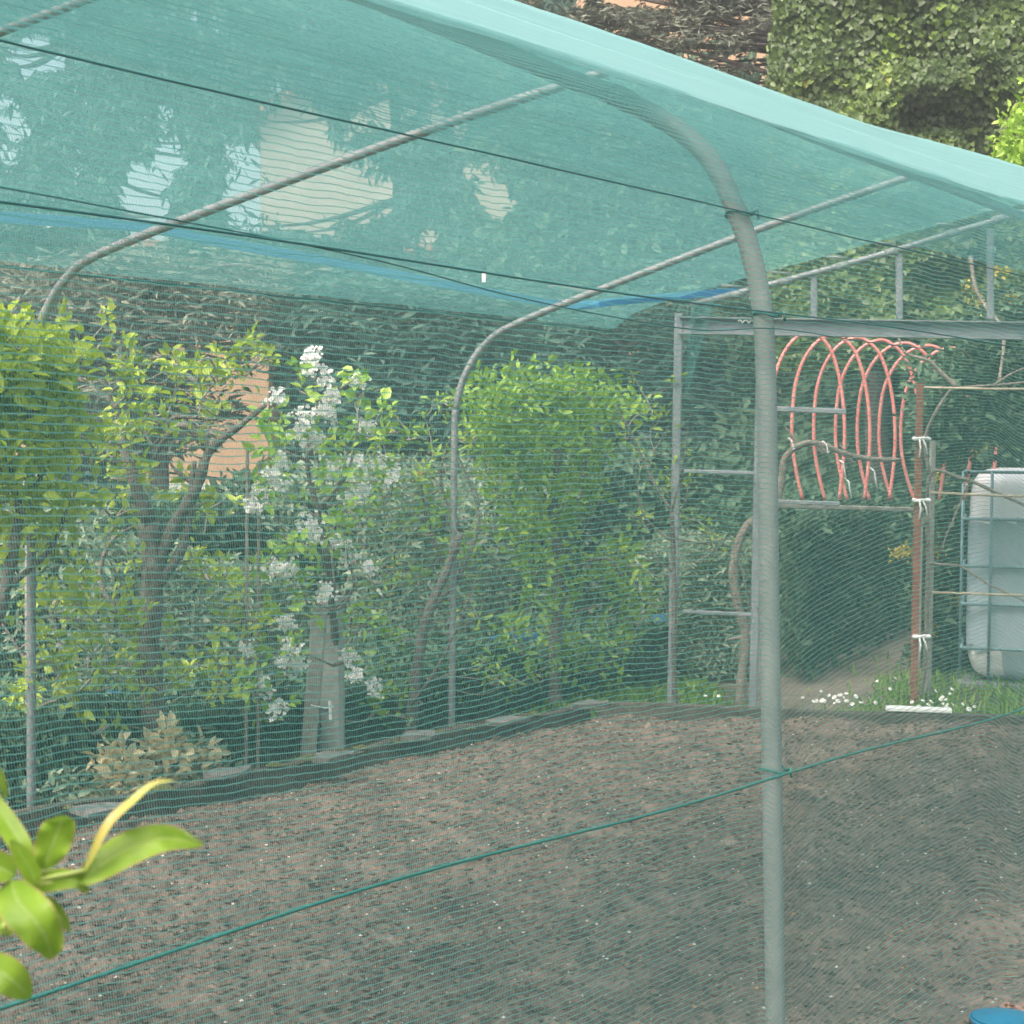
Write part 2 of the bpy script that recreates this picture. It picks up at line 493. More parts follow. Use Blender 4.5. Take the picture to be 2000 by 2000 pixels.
def twigs(limbs, C, matl, parent, r, maxn=140, r0=.006, r1=.0022, name='twigs'):
    """thin shoots from the nearest limb point to a sample of the leaf clusters"""
    L = [Vector(p) for l in limbs for p in l]
    mb = MB()
    ids = r.permutation(len(C))[:maxn]
    nodes = list(L)
    order = sorted(ids, key=lambda i: min((Vector(C[i]) - q).length for q in L))
    for i in order:
        c = Vector(C[i])
        q = min(nodes, key=lambda p: (p - c).length + (.25 if p.z > c.z else 0))
        m_ = (q + c)/2 + Vector(r.normal(size=3)*.03) + Vector((0, 0, -.02))
        pts = smooth_line([q, m_, c], 3)
        mb.tube(pts, list(np.linspace(r0, r1, len(pts))), 4, False)
        nodes.append(m_); nodes.append(c)
    return mb.build(name, matl, parent, True)

def limb_mesh(limbs, radii, matl, parent, name='trunk'):
    mb = MB()
    for l, (a, b) in zip(limbs, radii):
        pts = smooth_line(l, 5)
        rr = np.linspace(a, b, len(pts)) * (1 + .12*np.sin(np.arange(len(pts))*1.7))
        mb.tube(pts, list(rr), 7)
    return mb.build(name, matl, parent, True)

def px_tree(name, label, cat, group, limbs_px, radii, blobs, depthf, dens, per, spread, ln, leafm, thick=.7,
            gaps=(), seed=1, lw=.5, barkm='bark', tw=130, twigm='twig', twr=.006, extra=None):
    r = np.random.RandomState(seed)
    off = lambda d: d
    limbs = [[P(x, y, depthf(limb[0][0]) + dd) for (x, y, dd) in limb] for limb in limbs_px]
    base = limbs[0][0].copy(); base.z = 0
    limbs[0][0].z = min(limbs[0][0].z, -.02)
    t = empty(name, base, label, cat, group)
    limb_mesh(limbs, radii, MT[barkm], t)
    C = blob_points(blobs, dens, depthf, thick, r, gaps)
    cc, ax, nm, Lg, Wd, rnd = cluster_leaves(C, per, spread, ln, r, lw=lw)
    leaves('crown', cc, ax, nm, Lg, Wd, leafm, t, rnd, seed=seed)
    if tw: twigs([smooth_line(l, 4) for l in limbs], C, MT[twigm], t, r, tw, twr)
    return t, limbs, C

LM = {}
LM['lime'] = leafmat('lime_leaves', [(0, (.26, .34, .025)), (.5, (.40, .50, .045)), (1, (.54, .64, .09))], trans=.42)
LM['spring'] = leafmat('spring_leaves', [(0, (.20, .28, .03)), (.5, (.34, .45, .05)), (1, (.52, .60, .12))], trans=.38)
LM['pear'] = leafmat('pear_leaves', [(0, (0.168, 0.312, 0.03)), (.5, (0.312, 0.504, 0.072)), (1, (0.54, 0.672, 0.168))], trans=.38)
LM['rusty'] = leafmat('mixed_leaves', [(0, (0.156, 0.26, 0.039)), (.6, (0.286, 0.442, 0.065)), (.86, (0.416, 0.52, 0.104)), (1, (0.598, 0.26, 0.117))], trans=.35)
LM['deep'] = leafmat('deep_green_leaves', [(0, (.12, .22, .035)), (.5, (.23, .38, .05)), (1, (.40, .54, .10))], trans=.38)
LM['petal'] = leafmat('white_petals', [(0, (.74, .73, .71)), (1, (.86, .85, .84))], trans=.35, rough=.7)
LM['ivy'] = leafmat('ivy_leaves', [(0, (.035, .065, .022)), (.45, (.065, .11, .032)), (.75, (.10, .16, .035)), (.93, (.17, .26, .04)), (1, (.32, .28, .06))], trans=.22, rough=.45, spec=.4)
LM['cedar'] = leafmat('cedar_needles', [(0, (.12, .135, .105)), (.5, (.17, .19, .15)), (1, (.27, .29, .22))], trans=.2, rough=.8, spec=.2)
LM['cypress'] = leafmat('dark_evergreen', [(0, (.05, .105, .09)), (.5, (.08, .145, .12)), (1, (.15, .23, .18))], trans=.25, rough=.8, spec=.1)
LM['hedge'] = leafmat('hedge_leaves', [(0, (.045, .085, .055)), (.5, (.075, .13, .08)), (1, (.16, .24, .14))], trans=.25, rough=.6, spec=.25)
LM['silver'] = leafmat('grey_green_leaves', [(0, (0.104, 0.156, 0.0975)), (.5, (0.208, 0.273, 0.182)), (1, (0.39, 0.455, 0.338))], trans=.3, rough=.6)
LM['yellow'] = leafmat('yellow_flowers', [(0, (.32, .27, .04)), (1, (.62, .52, .10))], trans=.3)
LM['cream'] = leafmat('cream_dry_leaves', [(0, (0.517, 0.414, 0.23)), (1, (0.8, 0.713, 0.483))], trans=.3)
LM['grass'] = leafmat('grass_blades', [(0, (0.078, 0.156, 0.0195)), (.6, (0.169, 0.312, 0.039)), (1, (0.364, 0.468, 0.091))], trans=.35)

# ------------------------------------------------------------------ buildings far behind
def wallbox(name, x0, x1, ytop, d, depth, matl, parent, z0=0.0):
    a = P(x0, 870, d); b = P(x1, 870, d); zt = P((x0+x1)/2, ytop, d).z
    mb = MB(); mb.box((a.x, d, z0), (b.x, d+depth, zt)); return mb.build(name, matl, parent)

h = empty('orange_house', (P(700, 870, 26).x, 30, 0), 'orange rendered house glimpsed between trees beyond the netting', 'house')
D1 = 26.0
def hz(y, d=D1): return P(1000, y, d).z
xa, xb, xc, xd = P(-700,870,D1).x, P(524,870,D1).x, P(1010,870,D1).x, P(2400,870,D1).x
mb = MB()
mb.box((xa, D1, .9), (xb, D1+9, hz(500)))
mb.box((xb+.002, D1+1.2, .9), (xc-.002, D1+9, hz(500)))
mb.box((xc, D1-.6, .9), (xd, D1+10, hz(-320)))
mb.build('wall', MT['orange'], h)
mb = MB(); mb.box((xa-.03, D1-.03, -.05), (xb+.03, D1+9.02, .897)); mb.box((xb+.034, D1+1.17, -.05), (xc-.036, D1+9.02, .897)); mb.box((xc-.03, D1-.63, -.05), (xd+.03, D1+10.03, .897))
mb.build('plinth', MT['plinth'], h)
rf = MB()
zr0, zr1 = hz(-320), hz(-470)
rf.add([(xc-.5,D1-1.1,zr0),(xd+.5,D1-1.1,zr0),(xd+.5,D1+10.6,zr0),(xc-.5,D1+10.6,zr0),(xc+2,D1+4.7,zr1+1),(xd-2,D1+4.7,zr1+1)],
       [(0,1,5,4),(1,2,5),(2,3,4,5),(3,0,4),(3,2,1,0)])
zl = hz(500)
rf.add([(xa-.4,D1-.45,zl+.005),(xc-.01,D1-.45,zl+.005),(xc-.01,D1+9.5,zl+.005),(xa-.4,D1+9.5,zl+.005),(xa-.4,D1-.45,zl+.12),(xc-.01,D1-.45,zl+.12),(xc-.01,D1+9.5,zl+.12),(xa-.4,D1+9.5,zl+.12)],
       [(0,3,2,1),(4,5,6,7),(0,1,5,4),(1,2,6,5),(2,3,7,6),(3,0,4,7)])
rf.build('roof', MT['tile'], h)
def window(x0, x1, y0, y1, dd, parent):
    a = P(x0, y1, dd); b = P(x1, y0, dd)
    f = MB(); t_ = .07
    f.box((a.x, dd-.05, a.z), (b.x, dd+.03, a.z+t_)); f.box((a.x, dd-.05, b.z-t_), (b.x, dd+.03, b.z))
    f.box((a.x, dd-.05, a.z+t_), (a.x+t_, dd+.03, b.z-t_)); f.box((b.x-t_, dd-.05, a.z+t_), (b.x, dd+.03, b.z-t_))
    m_ = (a.x+b.x)/2; f.box((m_-.03, dd-.045, a.z+t_), (m_+.03, dd+.03, b.z-t_))
    w = f.build('window', MT['white'], parent)
    g = MB(); g.box((a.x+.01, dd-.02, a.z+.01), (b.x-.01, dd+.02, b.z-.01)); g.build('pane', MT['glass'], w)
window(528, 600, 800, 935, D1+1.2, h)
window(60, 150, 800, 935, D1, h)
window(1180, 1290, -250, -90, D1-.6, h)
window(1420, 1510, 560, 700, D1-.6, h)

D2 = 34.0
b2 = empty('beige_house', (P(800, 870, D2).x, D2+4, 0), 'tall beige house with a tiled gable rising behind the weeping tree', 'house')
bx0, bx1 = P(505,870,D2).x, P(1010,870,D2).x
zt = P(750, 230, D2).z
mb = MB(); mb.box((bx0, D2, 0), (bx1, D2+9, zt))
xm = (bx0+bx1)/2; zg = zt+1.5
mb.add([(bx0,D2,zt+.002),(bx1,D2,zt+.002),(xm,D2,zg),(bx0,D2+9,zt+.002),(bx1,D2+9,zt+.002),(xm,D2+9,zg)], [(0,1,2),(5,4,3),(0,2,5,3),(2,1,4,5)])
mb.build('wall', MT['beige'], b2)
mb = MB()
for s_ in (-1, 1):
    e = bx0-.4 if s_ < 0 else bx1+.4
    mb.add([(e,D2-.4,zt-.25),(xm,D2-.4,zg+.06),(xm,D2+9.4,zg+.06),(e,D2+9.4,zt-.25),(e,D2-.4,zt-.12),(xm,D2-.4,zg+.2),(xm,D2+9.4,zg+.2),(e,D2+9.4,zt-.12)],
           [(0,3,2,1),(4,5,6,7),(0,1,5,4),(1,2,6,5),(2,3,7,6),(3,0,4,7)])
mb.build('roof', MT['tile'], b2)
window(800, 850, 360, 440, D2, b2)

# ------------------------------------------------------------------ background trees
def big_tree(name, label, cat, group, base_x, d, top_y, blobs, gaps, dens, per, spread, ln, lm, seed, lw=.5, shape='leaf', droop=0.0, thick=1.6, tr=.14):
    r = np.random.RandomState(seed)
    base = P(base_x, 870, d); base.z = 0
    t = empty(name, base, label, cat, group)
    topz = P(base_x, top_y, d).z
    mb = MB()
    tpts = [Vector((base.x + .15*math.sin(i*1.3+seed)*(i/6), d + .1*math.cos(i*2.1)*(i/6), -.05 + topz*.92*i/6)) for i in range(7)]
    sp = smooth_line(tpts, 3)
    mb.tube(sp, list(np.linspace(tr, .03, len(sp))), 8)
    C = blob_points(blobs, dens, lambda x: d, thick, r, gaps)
    tr_ = mb.build('trunk', MT['bark'], t, True)
    nb = MB()
    for i in r.permutation(len(C))[:70]:
        c = Vector(C[i]); 
        q = min(sp, key=lambda p: abs(p.z - (c.z - (.4 - droop) * (p - c).length*.5)))
        m_ = (q+c)/2 + Vector((0, 0, .12 - droop*.3))
        pts = smooth_line([q, m_, c], 4)
        nb.tube(pts, list(np.linspace(tr*.28, .006, len(pts))), 5, False)
    nb.build('branches', MT['bark'], t, True)
    n = len(C)*per
    cc = np.repeat(C, per, 0) + r.normal(size=(n, 3))*np.array([spread, spread, spread*(.35 if shape == 'needle' and not droop else 1)])
    ax = randdir(r, n) + np.array([0, 0, -1.3*droop])
    if shape == 'needle' and not droop: ax[:, 2] *= .35
    nm = randdir(r, n) + np.array([0, -.6, .8])
    Lg = ln*(1+.35*r.normal(size=n)).clip(.4, 1.8)
    rnd = np.clip(np.repeat(r.rand(len(C)), per)*.6 + r.rand(n)*.4, 0, 1)
    kp = thin_out(cc, gaps, r); cc, ax, nm, Lg, rnd = cc[kp], ax[kp], nm[kp], Lg[kp], rnd[kp]
    leaves('crown', cc, ax, nm, Lg, Lg*lw, lm, t, rnd, shape=shape, seed=seed)
    return t

# sky gaps and house gaps (x, y, rx, ry, strength)
SK = [(75,100,75,42,1),(140,50,20,18),(150,310,14,45,1),(0,200,40,30,.9),(15,300,25,40,.9),(160,180,30,18,.9),(185,200,18,14,.9),(320,210,22,30,.9),(330,290,34,40,.95),(285,390,48,95,.98),(300,425,40,40,1),
      (380,20,20,18,.9),(430,45,15,40,.8),(375,60,12,50,.8),(600,40,40,10,.8),(40,390,14,20,.9),(100,420,25,20,.9),(40,240,50,25,.9)]
BG = [(580,260,75,85,1),(640,370,115,70,1),(560,400,60,45,.9),(480,400,45,50,.85),(470,330,30,70,.8),(440,260,14,60,.8),(530,200,40,40,.7),
      (750,180,20,50,.85),(770,215,30,40,.85),(850,200,20,30,.8),(965,385,38,42,1),(940,330,30,25,.8),(720,220,30,40,.8),
      (840,470,16,45,.95),(800,480,14,30,.9),(770,470,10,30,.9),(900,230,18,40,.8),(1000,200,40,15,.7),(860,150,40,20,.6),(1100,430,16,10,.7),(950,560,14,22,.9),(590,560,12,8,.9),(500,530,20,20,.8)]
OR = [(430,700,24,35,.95),(350,695,26,20,.9),(310,690,18,14,.9),(505,860,45,130,.98),(345,930,65,40,.95),(480,960,90,60,.9),(40,790,50,35,.9),(20,830,30,40,.9),(20,900,50,60,.8),(330,560,14,10,.9),(560,590,20,14,.9),(690,590,16,12,.9),(880,600,22,14,.9),(800,620,16,20,.8),(870,630,12,12,.9),(1220,680,30,14,.8),(1320,660,20,12,.6),(1540,590,50,28,.9),(1500,570,20,20,.7)]

big_tree('weeping_tree', 'tall drooping tree with sky showing through, upper corner above the lime green fruit tree', 'tree', 'trees behind the garden', 120, 19, -250,
         [(100,0,260,200),(60,230,200,170),(250,150,190,220),(180,430,230,110),(420,120,130,180),(380,330,110,150),(-80,400,150,200),(60,560,220,90,.6),(470,500,120,80,.6)], SK+BG+OR,
         3.0, 34, .17, .13, LM['cypress'], 21, lw=.28, shape='needle', droop=.8)
big_tree('weeping_tree', 'drooping tree in front of the beige house wall', 'tree', 'trees behind the garden', 760, 21, -200,
         [(620,20,200,150),(760,120,230,160),(950,60,190,140),(560,240,120,160),(820,330,200,150),(700,480,220,110),(520,480,110,90),(930,480,150,120)], SK+BG+OR,
         2.6, 34, .18, .13, LM['cypress'], 22, lw=.28, shape='needle', droop=.8)
big_tree('broadleaf_tree', 'dense green tree behind the far end of the net tunnel', 'tree', 'trees behind the garden', 1200, 20, 0,
         [(1100,220,170,170),(1250,330,190,170),(1080,420,170,150),(1350,460,170,140),(1150,580,190,110),(1400,250,160,140)], BG+OR,
         2.6, 30, .17, .10, LM['hedge'], 23, lw=.55)
big_tree('cedar', 'grey green cedar with level boughs behind the fruit trees', 'tree', 'trees behind the garden', 300, 17, 440,
         [(150,560,200,70),(320,600,210,60),(450,560,120,60),(60,620,140,60),(380,680,160,60),(180,700,200,60),(260,520,120,40),(100,800,160,90,.6),(330,800,160,80,.5)], OR,
         2.4, 26, .14, .12, LM['cedar'], 24, lw=.22, shape='needle')
big_tree('dark_conifer', 'dark evergreen mass behind the white pear blossom', 'tree', 'trees behind the garden', 760, 17.5, 480,
         [(640,640,150,80),(780,600,160,70),(700,740,190,110),(900,660,160,100),(850,820,190,120),(640,880,150,120),(1000,800,180,120),(560,700,70,100,.6),(240,880,120,110),(200,1000,160,60),(660,1000,190,80)], OR,
         2.8, 30, .16, .11, LM['cypress'], 25, lw=.32, shape='needle')
big_tree('dark_conifer', 'dark evergreen behind the two steel gate posts', 'tree', 'trees behind the garden', 1180, 18.5, 540,
         [(1100,660,170,90),(1260,680,150,90),(1150,800,190,110),(1330,830,150,130),(1420,680,110,110),(1100,960,200,90),(1350,990,170,90),(1450,880,110,120)], OR[:-2],
         2.8, 30, .16, .11, LM['cypress'], 26, lw=.32, shape='needle')
big_tree('cedar', 'grey brown cedar boughs hanging before the orange wall above the roof netting', 'tree', 'trees behind the garden', 1720, 15.5, -260,
         [(1080,-10,90,60),(1180,40,110,40),(1300,50,150,45),(1250,-20,260,40),(1430,100,110,50),(1480,30,90,60),(1380,-10,150,50),(1520,150,50,40),(1400,150,100,30,.5)],
         [(1290,8,60,8,.9),(1510,115,22,28,.95),(1545,60,22,25,.9),(1420,120,25,14,.7),(1360,105,25,10,.7),(1450,30,18,12,.7),(1500,70,16,14,.7),(1190,60,30,6,.7),(1100,8,44,16,.95),(1240,4,70,12,.95),(1400,55,22,9,.9),(1500,110,30,34,.97),(1460,165,50,14,.9),(1390,80,18,9,.8),(1475,150,25,12,.9),(1530,130,30,30,.95),(1330,60,20,7,.7)],
         5.0, 52, .085, .062, LM['cedar'], 27, lw=.22, shape='needle', thick=1.2)
big_tree('evergreen_tree', 'pale green tree rising behind the struts at the tunnel end', 'tree', 'trees behind the garden', 1560, 17, 380,
         [(1600,560,150,110),(1650,700,170,120),(1800,620,160,110),(1500,620,90,80,.6),(1600,850,190,120),(1820,820,170,130),(1950,700,130,150),(1960,560,120,90)], OR[-4:]+[(1540,760,70,50,.9)],
         2.6, 28, .17, .085, LM['hedge'], 28, lw=.6)

# ivy covered wall at the top corner: leaves on a lumpy real surface
def ivy_mass(name, label, cat, x0, x1, y0, y1, d, n, edge, ln, lm, seed, group=None):
    r = np.random.RandomState(seed)
    a = P(x0, 870, d); b = P(x1, 870, d)
    zt, zb = P((x0+x1)/2, y0, d).z, max(P((x0+x1)/2, y1, d).z, 0)
    t = empty(name, ((a.x+b.x)/2, d+.6, 0), label, cat, group)
    nx, nz = 60, 60
    gx = np.linspace(a.x, b.x, nx); gz = np.linspace(zb, zt, nz)
    Xc, Zc = np.meshgrid(gx, gz, indexing='ij')
    def front(x, z): return d + .22*vnoise(x*1.6+3, z*1.6, seed) + .32*vnoise(x*4, z*4+9, seed+1) + .55*np.exp(-(x-a.x-edge)/.35) 
    Yc = front(Xc, Zc) + .16
    core = gridmesh('ivy_stems', Xc, Yc, Zc, MT['bark'], t)
    x = r.uniform(a.x - .05, b.x, n); z = r.uniform(zb, zt, n)
    y = front(x, z) - r.rand(n)**2*.16 + .04
    C = np.stack([x, y, z], 1)
    ax = randdir(r, n)*.6 + np.array([0, -.35, -.8])
    nm = randdir(r, n)*.55 + np.array([0, -1.0, .35])
    Lg = ln*(1+.3*r.normal(size=n)).clip(.5, 1.7)
    cl = np.clip(.5 + .9*vnoise(x*5, z*5, seed+2) , 0, 1)
    rnd = np.clip(cl*.55 + r.rand(n)**1.3*.5, 0, 1)
    leaves('foliage', C, ax, nm, Lg, Lg*.95, lm, t, rnd, shape='ivy', seed=seed, fold=.12)
    return t
ivy_mass('ivy_covered_wall', 'high wall smothered in glossy ivy above the roof netting', 'ivy', 1540, 2500, -420, 720, 13.5, 125000, .15, .041, LM['ivy'], 31)
ivy_mass('ivy_hedge', 'lower ivy hedge behind the red hoops and the white tank', 'hedge', 1560, 2500, 640, 1345, 15.5, 16000, .2, .075, LM['hedge'], 33)

# bright shrub at the right edge
px_tree('young_shrub', 'bright yellow green shrub at the frame edge beside the ivy wall', 'shrub', None,
        [[(2040,1300,0),(2030,800,0),(2010,400,0),(1990,250,0)]], [(.03,.008)],
        [(1985,270,28,50),(1955,325,35,14),(1998,320,30,20),(2040,260,60,90)], lambda x: 12.3, 9, 7, .045, .05, LM['pear'], thick=.4, seed=41, tw=30)

# ------------------------------------------------------------------ hedges and undergrowth beyond the tunnel
def hedge_run(name, label, cat, p0, p1, hgt, thk, n, ln, lm, seed, sink=.5, group=None, lw=.55, lump=.3):
    """a free-standing hedge from p0 to p1, real thickness"""
    r = np.random.RandomState(seed)
    p0 = Vector(p0); p1 = Vector(p1); d = (p1-p0); Lh = d.length; d.normalize(); s_ = Vector((d.y, -d.x, 0))
    t = empty(name, (p0+p1)/2, label, cat, group)
    a = r.rand(n)*Lh; b = (r.rand(n)*2-1)
    q = r.rand(n)
    top = hgt*(1 + lump*vnoise(a*1.7, a*0+seed, seed) + .5*lump*vnoise(a*5, a*0, seed+1))
    z = top*(1-q**1.6*.98)
    sgn = np.where(r.rand(n) < .75, 1, -1)   # more on the near side
    w = np.where(z > top*.9, b, sgn*(1 - r.rand(n)**2*.45))*thk/2*(1+.35*vnoise(a*2.5, z*2.5, seed+2))
    C = np.stack([p0.x + d.x*a + s_.x*w, p0.y + d.y*a + s_.y*w, z], 1)
    ax = randdir(r, n)*.9 + np.array([0, -.2, .25]); nm = randdir(r, n)*.8 + np.array([0, -.5, .7])
    Lg = ln*(1+.35*r.normal(size=n)).clip(.4, 1.8)
    rnd = np.clip(.5 + .8*vnoise(a*3, z*3, seed+3), 0, 1)*.5 + r.rand(n)*.5
    leaves('foliage', C, ax, nm, Lg, Lg*lw, lm, t, rnd, seed=seed)
    mb = MB()
    m = int(Lh*7)
    for i in range(m):
        x_ = (i+.5)/m*Lh + r.normal()*.04; w0 = r.normal()*thk*.12
        b0 = p0 + d*x_ + s_*w0
        tp = b0 + Vector((r.normal()*.15, r.normal()*.1, hgt*.8))
        pts = smooth_line([b0 + Vector((0,0,-.05)), (b0+tp)/2 + Vector((r.normal()*.05, r.normal()*.05, 0)), tp], 3)
        mb.tube(pts, list(np.linspace(.014, .004, len(pts))), 5, False)
    mb.build('stems', MT['bark'], t, True)
    return t

def FL(x, off):   # ground point on a line parallel to the far wall, off metres outside it, seen at photo column x
    r_ = ray(x, 1100); o = Vector((-1.907, 7.0, 0)) + Vector((-.802, .597, 0))*off
    k = (r_.x*o.y - o.x)/(Ln.x - r_.x*Ln.y)
    return o + Ln*k
hedge_run('clipped_hedge', 'dark clipped hedge running back beside the path under the red hoops', 'hedge',
          (P(1475,870,11.2).x+.0, 11.45, 0), (P(1770,870,16.4).x+.1, 16.6, 0), 1.17, .7, 15000, .055, LM['hedge'], 51, lump=.1)
hedge_run('tall_hedge', 'deep green hedge closing the garden behind the gate posts', 'hedge',
          (P(900,870,13.5).x, 13.6, 0), (P(1500,870,14.5).x, 14.6, 0), 1.35, .9, 12000, .07, LM['hedge'], 52, lump=.3)
hedge_run('undergrowth', 'shady tangle of dark shrubs behind the espaliered fruit trees', 'shrub',
          FL(-200, 3.2), FL(1000, 3.2), 1.15, 1.0, 20000, .07, LM['hedge'], 53, lump=.5)
hedge_run('low_hedge', 'low dark hedge close behind the tree trunks and the bed edging', 'hedge',
          FL(-200, .75), FL(1240, .75), .30, .9, 26000, .05, LM['hedge'], 54, lump=.6)
hedge_run('grey_shrub', 'silvery grey green shrub between the pear blossom and the leafy dome', 'shrub',
          FL(600, 1.8), FL(1020, 1.9), 1.28, .8, 8000, .055, LM['silver'], 55, lump=.35, lw=.35)
hedge_run('grey_shrub', 'silvery grey green shrub seen between the steel gate posts', 'shrub',
          (P(1290,870,11.6).x, 11.7, 0), (P(1455,870,11.6).x, 11.9, 0), 1.0, .7, 4200, .05, LM['silver'], 56, lump=.3, lw=.35)
hedge_run('grey_shrub', 'silvery grey green shrub low behind the old fruit tree trunk', 'shrub',
          FL(60, 1.9), FL(520, 1.9), .95, .7, 5000, .055, LM['silver'], 57, lump=.5, lw=.35)

# grass and daisies past the end of the bed
r = np.random.RandomState(61)
def end_y(X): return 9.74 - .166*(X - .438)
n = 15000
gx = r.uniform(.9, 4.8, n); gy = end_y(gx) + .22 + r.rand(n)**1.2*5.5
keep = ~((gx < 2.02 + (gy-10.2)*.34 + .25*vnoise(gx*2.2, gy*2.2, 8)) & (r.rand(n) < .95))
gx, gy = gx[keep], gy[keep]; n = len(gx)
C = np.stack([gx, gy, np.full(n, -.03)], 1)
ax = np.stack([r.normal(size=n)*.4, r.normal(size=n)*.4, np.ones(n)], 1)
nm = randdir(r, n) + np.array([0, -1, 0])
Lg = .03 + .07*r.rand(n)**2 + .08*np.clip(vnoise(gx*2, gy*2, 5), 0, 1)*(gx > 2.3)
tag(leaves('grass', C, ax, nm, Lg, Lg*.14, LM['grass'], None, r.rand(n), seed=61), 'green grass growing past the end of the soil bed', 'grass', kind='stuff')
# weeds on the path / behind gate
n = 5000
gx = r.uniform(-1.0, 1.3, n); gy = 9.92 + .2*r.rand(n) + r.rand(n)*3.4 - .166*gx
C = np.stack([gx, gy, np.full(n, -.03)], 1)
ax = np.stack([r.normal(size=n)*.6, r.normal(size=n)*.6, np.ones(n)], 1)
Lg = .03 + .06*r.rand(n)**2
tag(leaves('weeds', C, ax, randdir(r, n)+np.array([0,-1,0]), Lg, Lg*.4, LM['grass'], None, r.rand(n)*.8, seed=62), 'low weeds and moss growing behind the bed end', 'weeds', kind='stuff')

def daisy(px, py, i):
    X = P(px, 870, 10.6).x
    g = G(px, py, .10)
    if g.y < end_y(g.x) + .12: g = Vector((g.x, end_y(g.x) + .15 + .1*random.random(), .11))
    w_ = 0 if px < 1500 else 1 if px < 1770 else 2
    t = empty('daisy', (g.x, g.y, -.02), ['small white daisy in flower between the two gate posts', 'small white daisy in flower left of the rusty post', 'small white daisy in flower between rusty post and white tank'][w_],
              'flower', ['daisies between the gate posts', 'daisies left of the rusty post', 'daisies before the white tank'][w_])
    mb = MB(); top = Vector((g.x + random.uniform(-.01,.01), g.y, g.z))
    mb.tube([(g.x, g.y, -.03), top], .0018, 4, False); mb.build('stem', LMs, t)
    fl = MB(); k = 9; rr = random.uniform(.010, .019); tilt = Vector((random.uniform(-.8,.8), random.uniform(-1.0,-.2), .8)).normalized()
    e1 = tilt.orthogonal().normalized(); e2 = tilt.cross(e1)
    vs = [top + tilt*.003]
    for q in range(k*2):
        a = math.pi*q/k; ra = rr if q % 2 else rr*.62
        vs.append(top + (e1*math.cos(a)+e2*math.sin(a))*ra)
    fl.add(vs, [(0, 1+q, 1+(q+1) % (2*k)) for q in range(2*k)])
    f = fl.build('petals', MT['petal'], t)
    c = MB(); vs = [top + tilt*.008] + [top + tilt*.005 + (e1*math.cos(a)+e2*math.sin(a))*rr*.28 for a in np.linspace(0, 2*math.pi, 7)[:-1]]
    c.add(vs, [(0, 1+q, 1+(q+1) % 6) for q in range(6)]); c.build('flower_centre', MT['yolk'], t)
LMs = simple('stem_green', (.10, .2, .03), (.14, .25, .04), scale=10)
MT['petal'] = simple('daisy_petal', (.8, .8, .8), (.85, .85, .85), scale=5, rough=.8)
MT['yolk'] = simple('daisy_centre', (.6, .45, .05), (.7, .5, .06), scale=5)
dz = [(1605,1350),(1619,1358),(1598,1369),(1630,1362),(1636,1369),(1645,1362),(1632,1373),(1608,1376),(1601,1381),(1655,1369),(1662,1375),(1672,1360),(1680,1372),(1688,1381),(1640,1357),(1652,1354),(1707,1372),
      (1748,1325),(1740,1345),(1713,1330),(1566,1362),(1405,1393),(1423,1390),(1618,1382),(1628,1388),
      (1803,1368),(1812,1376),(1822,1370),(1835,1366),(1841,1374),(1850,1380),(1858,1355),(1838,1362),(1848,1366),(1800,1387),(1882,1375),(1896,1385),(1885,1392),(1902,1380),(1858,1346),(1830,1350),(1793,1380),(1870,1391)]
for i, (a, b) in enumerate(dz): daisy(a, b, i)

# ------------------------------------------------------------------ bed edging
def E0(px):
    r_ = ray(px, 1395); s_ = (9.76 + .166*.438)/(1 + .166*r_.x); return Vector((r_.x*s_, s_ + .0, 0))
r = np.random.RandomState(71)
def lowplank(name, a, b, w, hgt, matl, label, cat, group=None, z=0.0, sag=0.0):
    mb = MB(); a = Vector((a.x, a.y, z)); b = Vector((b.x, b.y, z))
    k = 6; prev = a
    for i in range(1, k+1):
        c = a.lerp(b, i/k); c.z = z + sag*math.sin(i/k*math.pi)
        mb.bar(prev, c, w, hgt); prev = c
    return tag(mb.build(name, matl), label, cat, group)
e0, e1 = T(6.92, -.05, 0), T(6.92-.153*3.96, 3.96, 0)
mb = MB()
pts = [e0.lerp(e1, i/12) for i in range(13)]
for i in range(12):
    a = pts[i].copy(); b = pts[i+1].copy(); a.z = .018 + .006*math.sin(i*1.3); b.z = .018 + .006*math.sin((i+1)*1.3)
    mb.bar(a, b, .05, .14)
tag(mb.build('edging_board', MT['darkwood']), 'long dark board closing the far end of the soil bed', 'board', 'boards edging the soil bed')
for i, (xa_, xb_) in enumerate([(-60,430),(432,660),(662,850),(852,1000),(1002,1150)]):
    a = FL(xa_, -.33); b = FL(xb_, -.33)
    mb = MB(); k = 5; zz = [.03+.015*math.sin(i*2+j*1.2) for j in range(k+1)]
    for j in range(k):
        p = a.lerp(b, j/k); q = a.lerp(b, (j+1)/k); p.z = zz[j]; q.z = zz[j+1]
        mb.bar(p, q, .05, .15)
    o = mb.build('edging_board', MT['darkwood'])
    tag(o, ['dark edging board beside the stub of the cream dry plant, nearest one', 'dark mossy edging board under the concrete post', 'dark mossy edging board at the foot of the leaning trunk',
            'dark mossy edging board past the second hoop leg', 'dark edging board ending at the far corner of the bed'][i], 'board', 'boards edging the soil bed')
    for j in range(5):
        mo = MB()
        c = a.lerp(b, r.rand()); rr = .03+.05*r.rand()
        if i == 0 and j < 3: continue
        vs = [(c.x, c.y, .118)] + [(c.x+math.cos(q)*rr*(1+.4*r.rand())*.8, c.y+math.sin(q)*rr*.5*(1+.4*r.rand()), .098) for q in np.linspace(0, 6.28, 11)[:-1]]
        mo.add(vs, [(0, 1+q, 1+(q+1) % 10) for q in range(10)])
        mo.build('moss', MT['moss'], o)
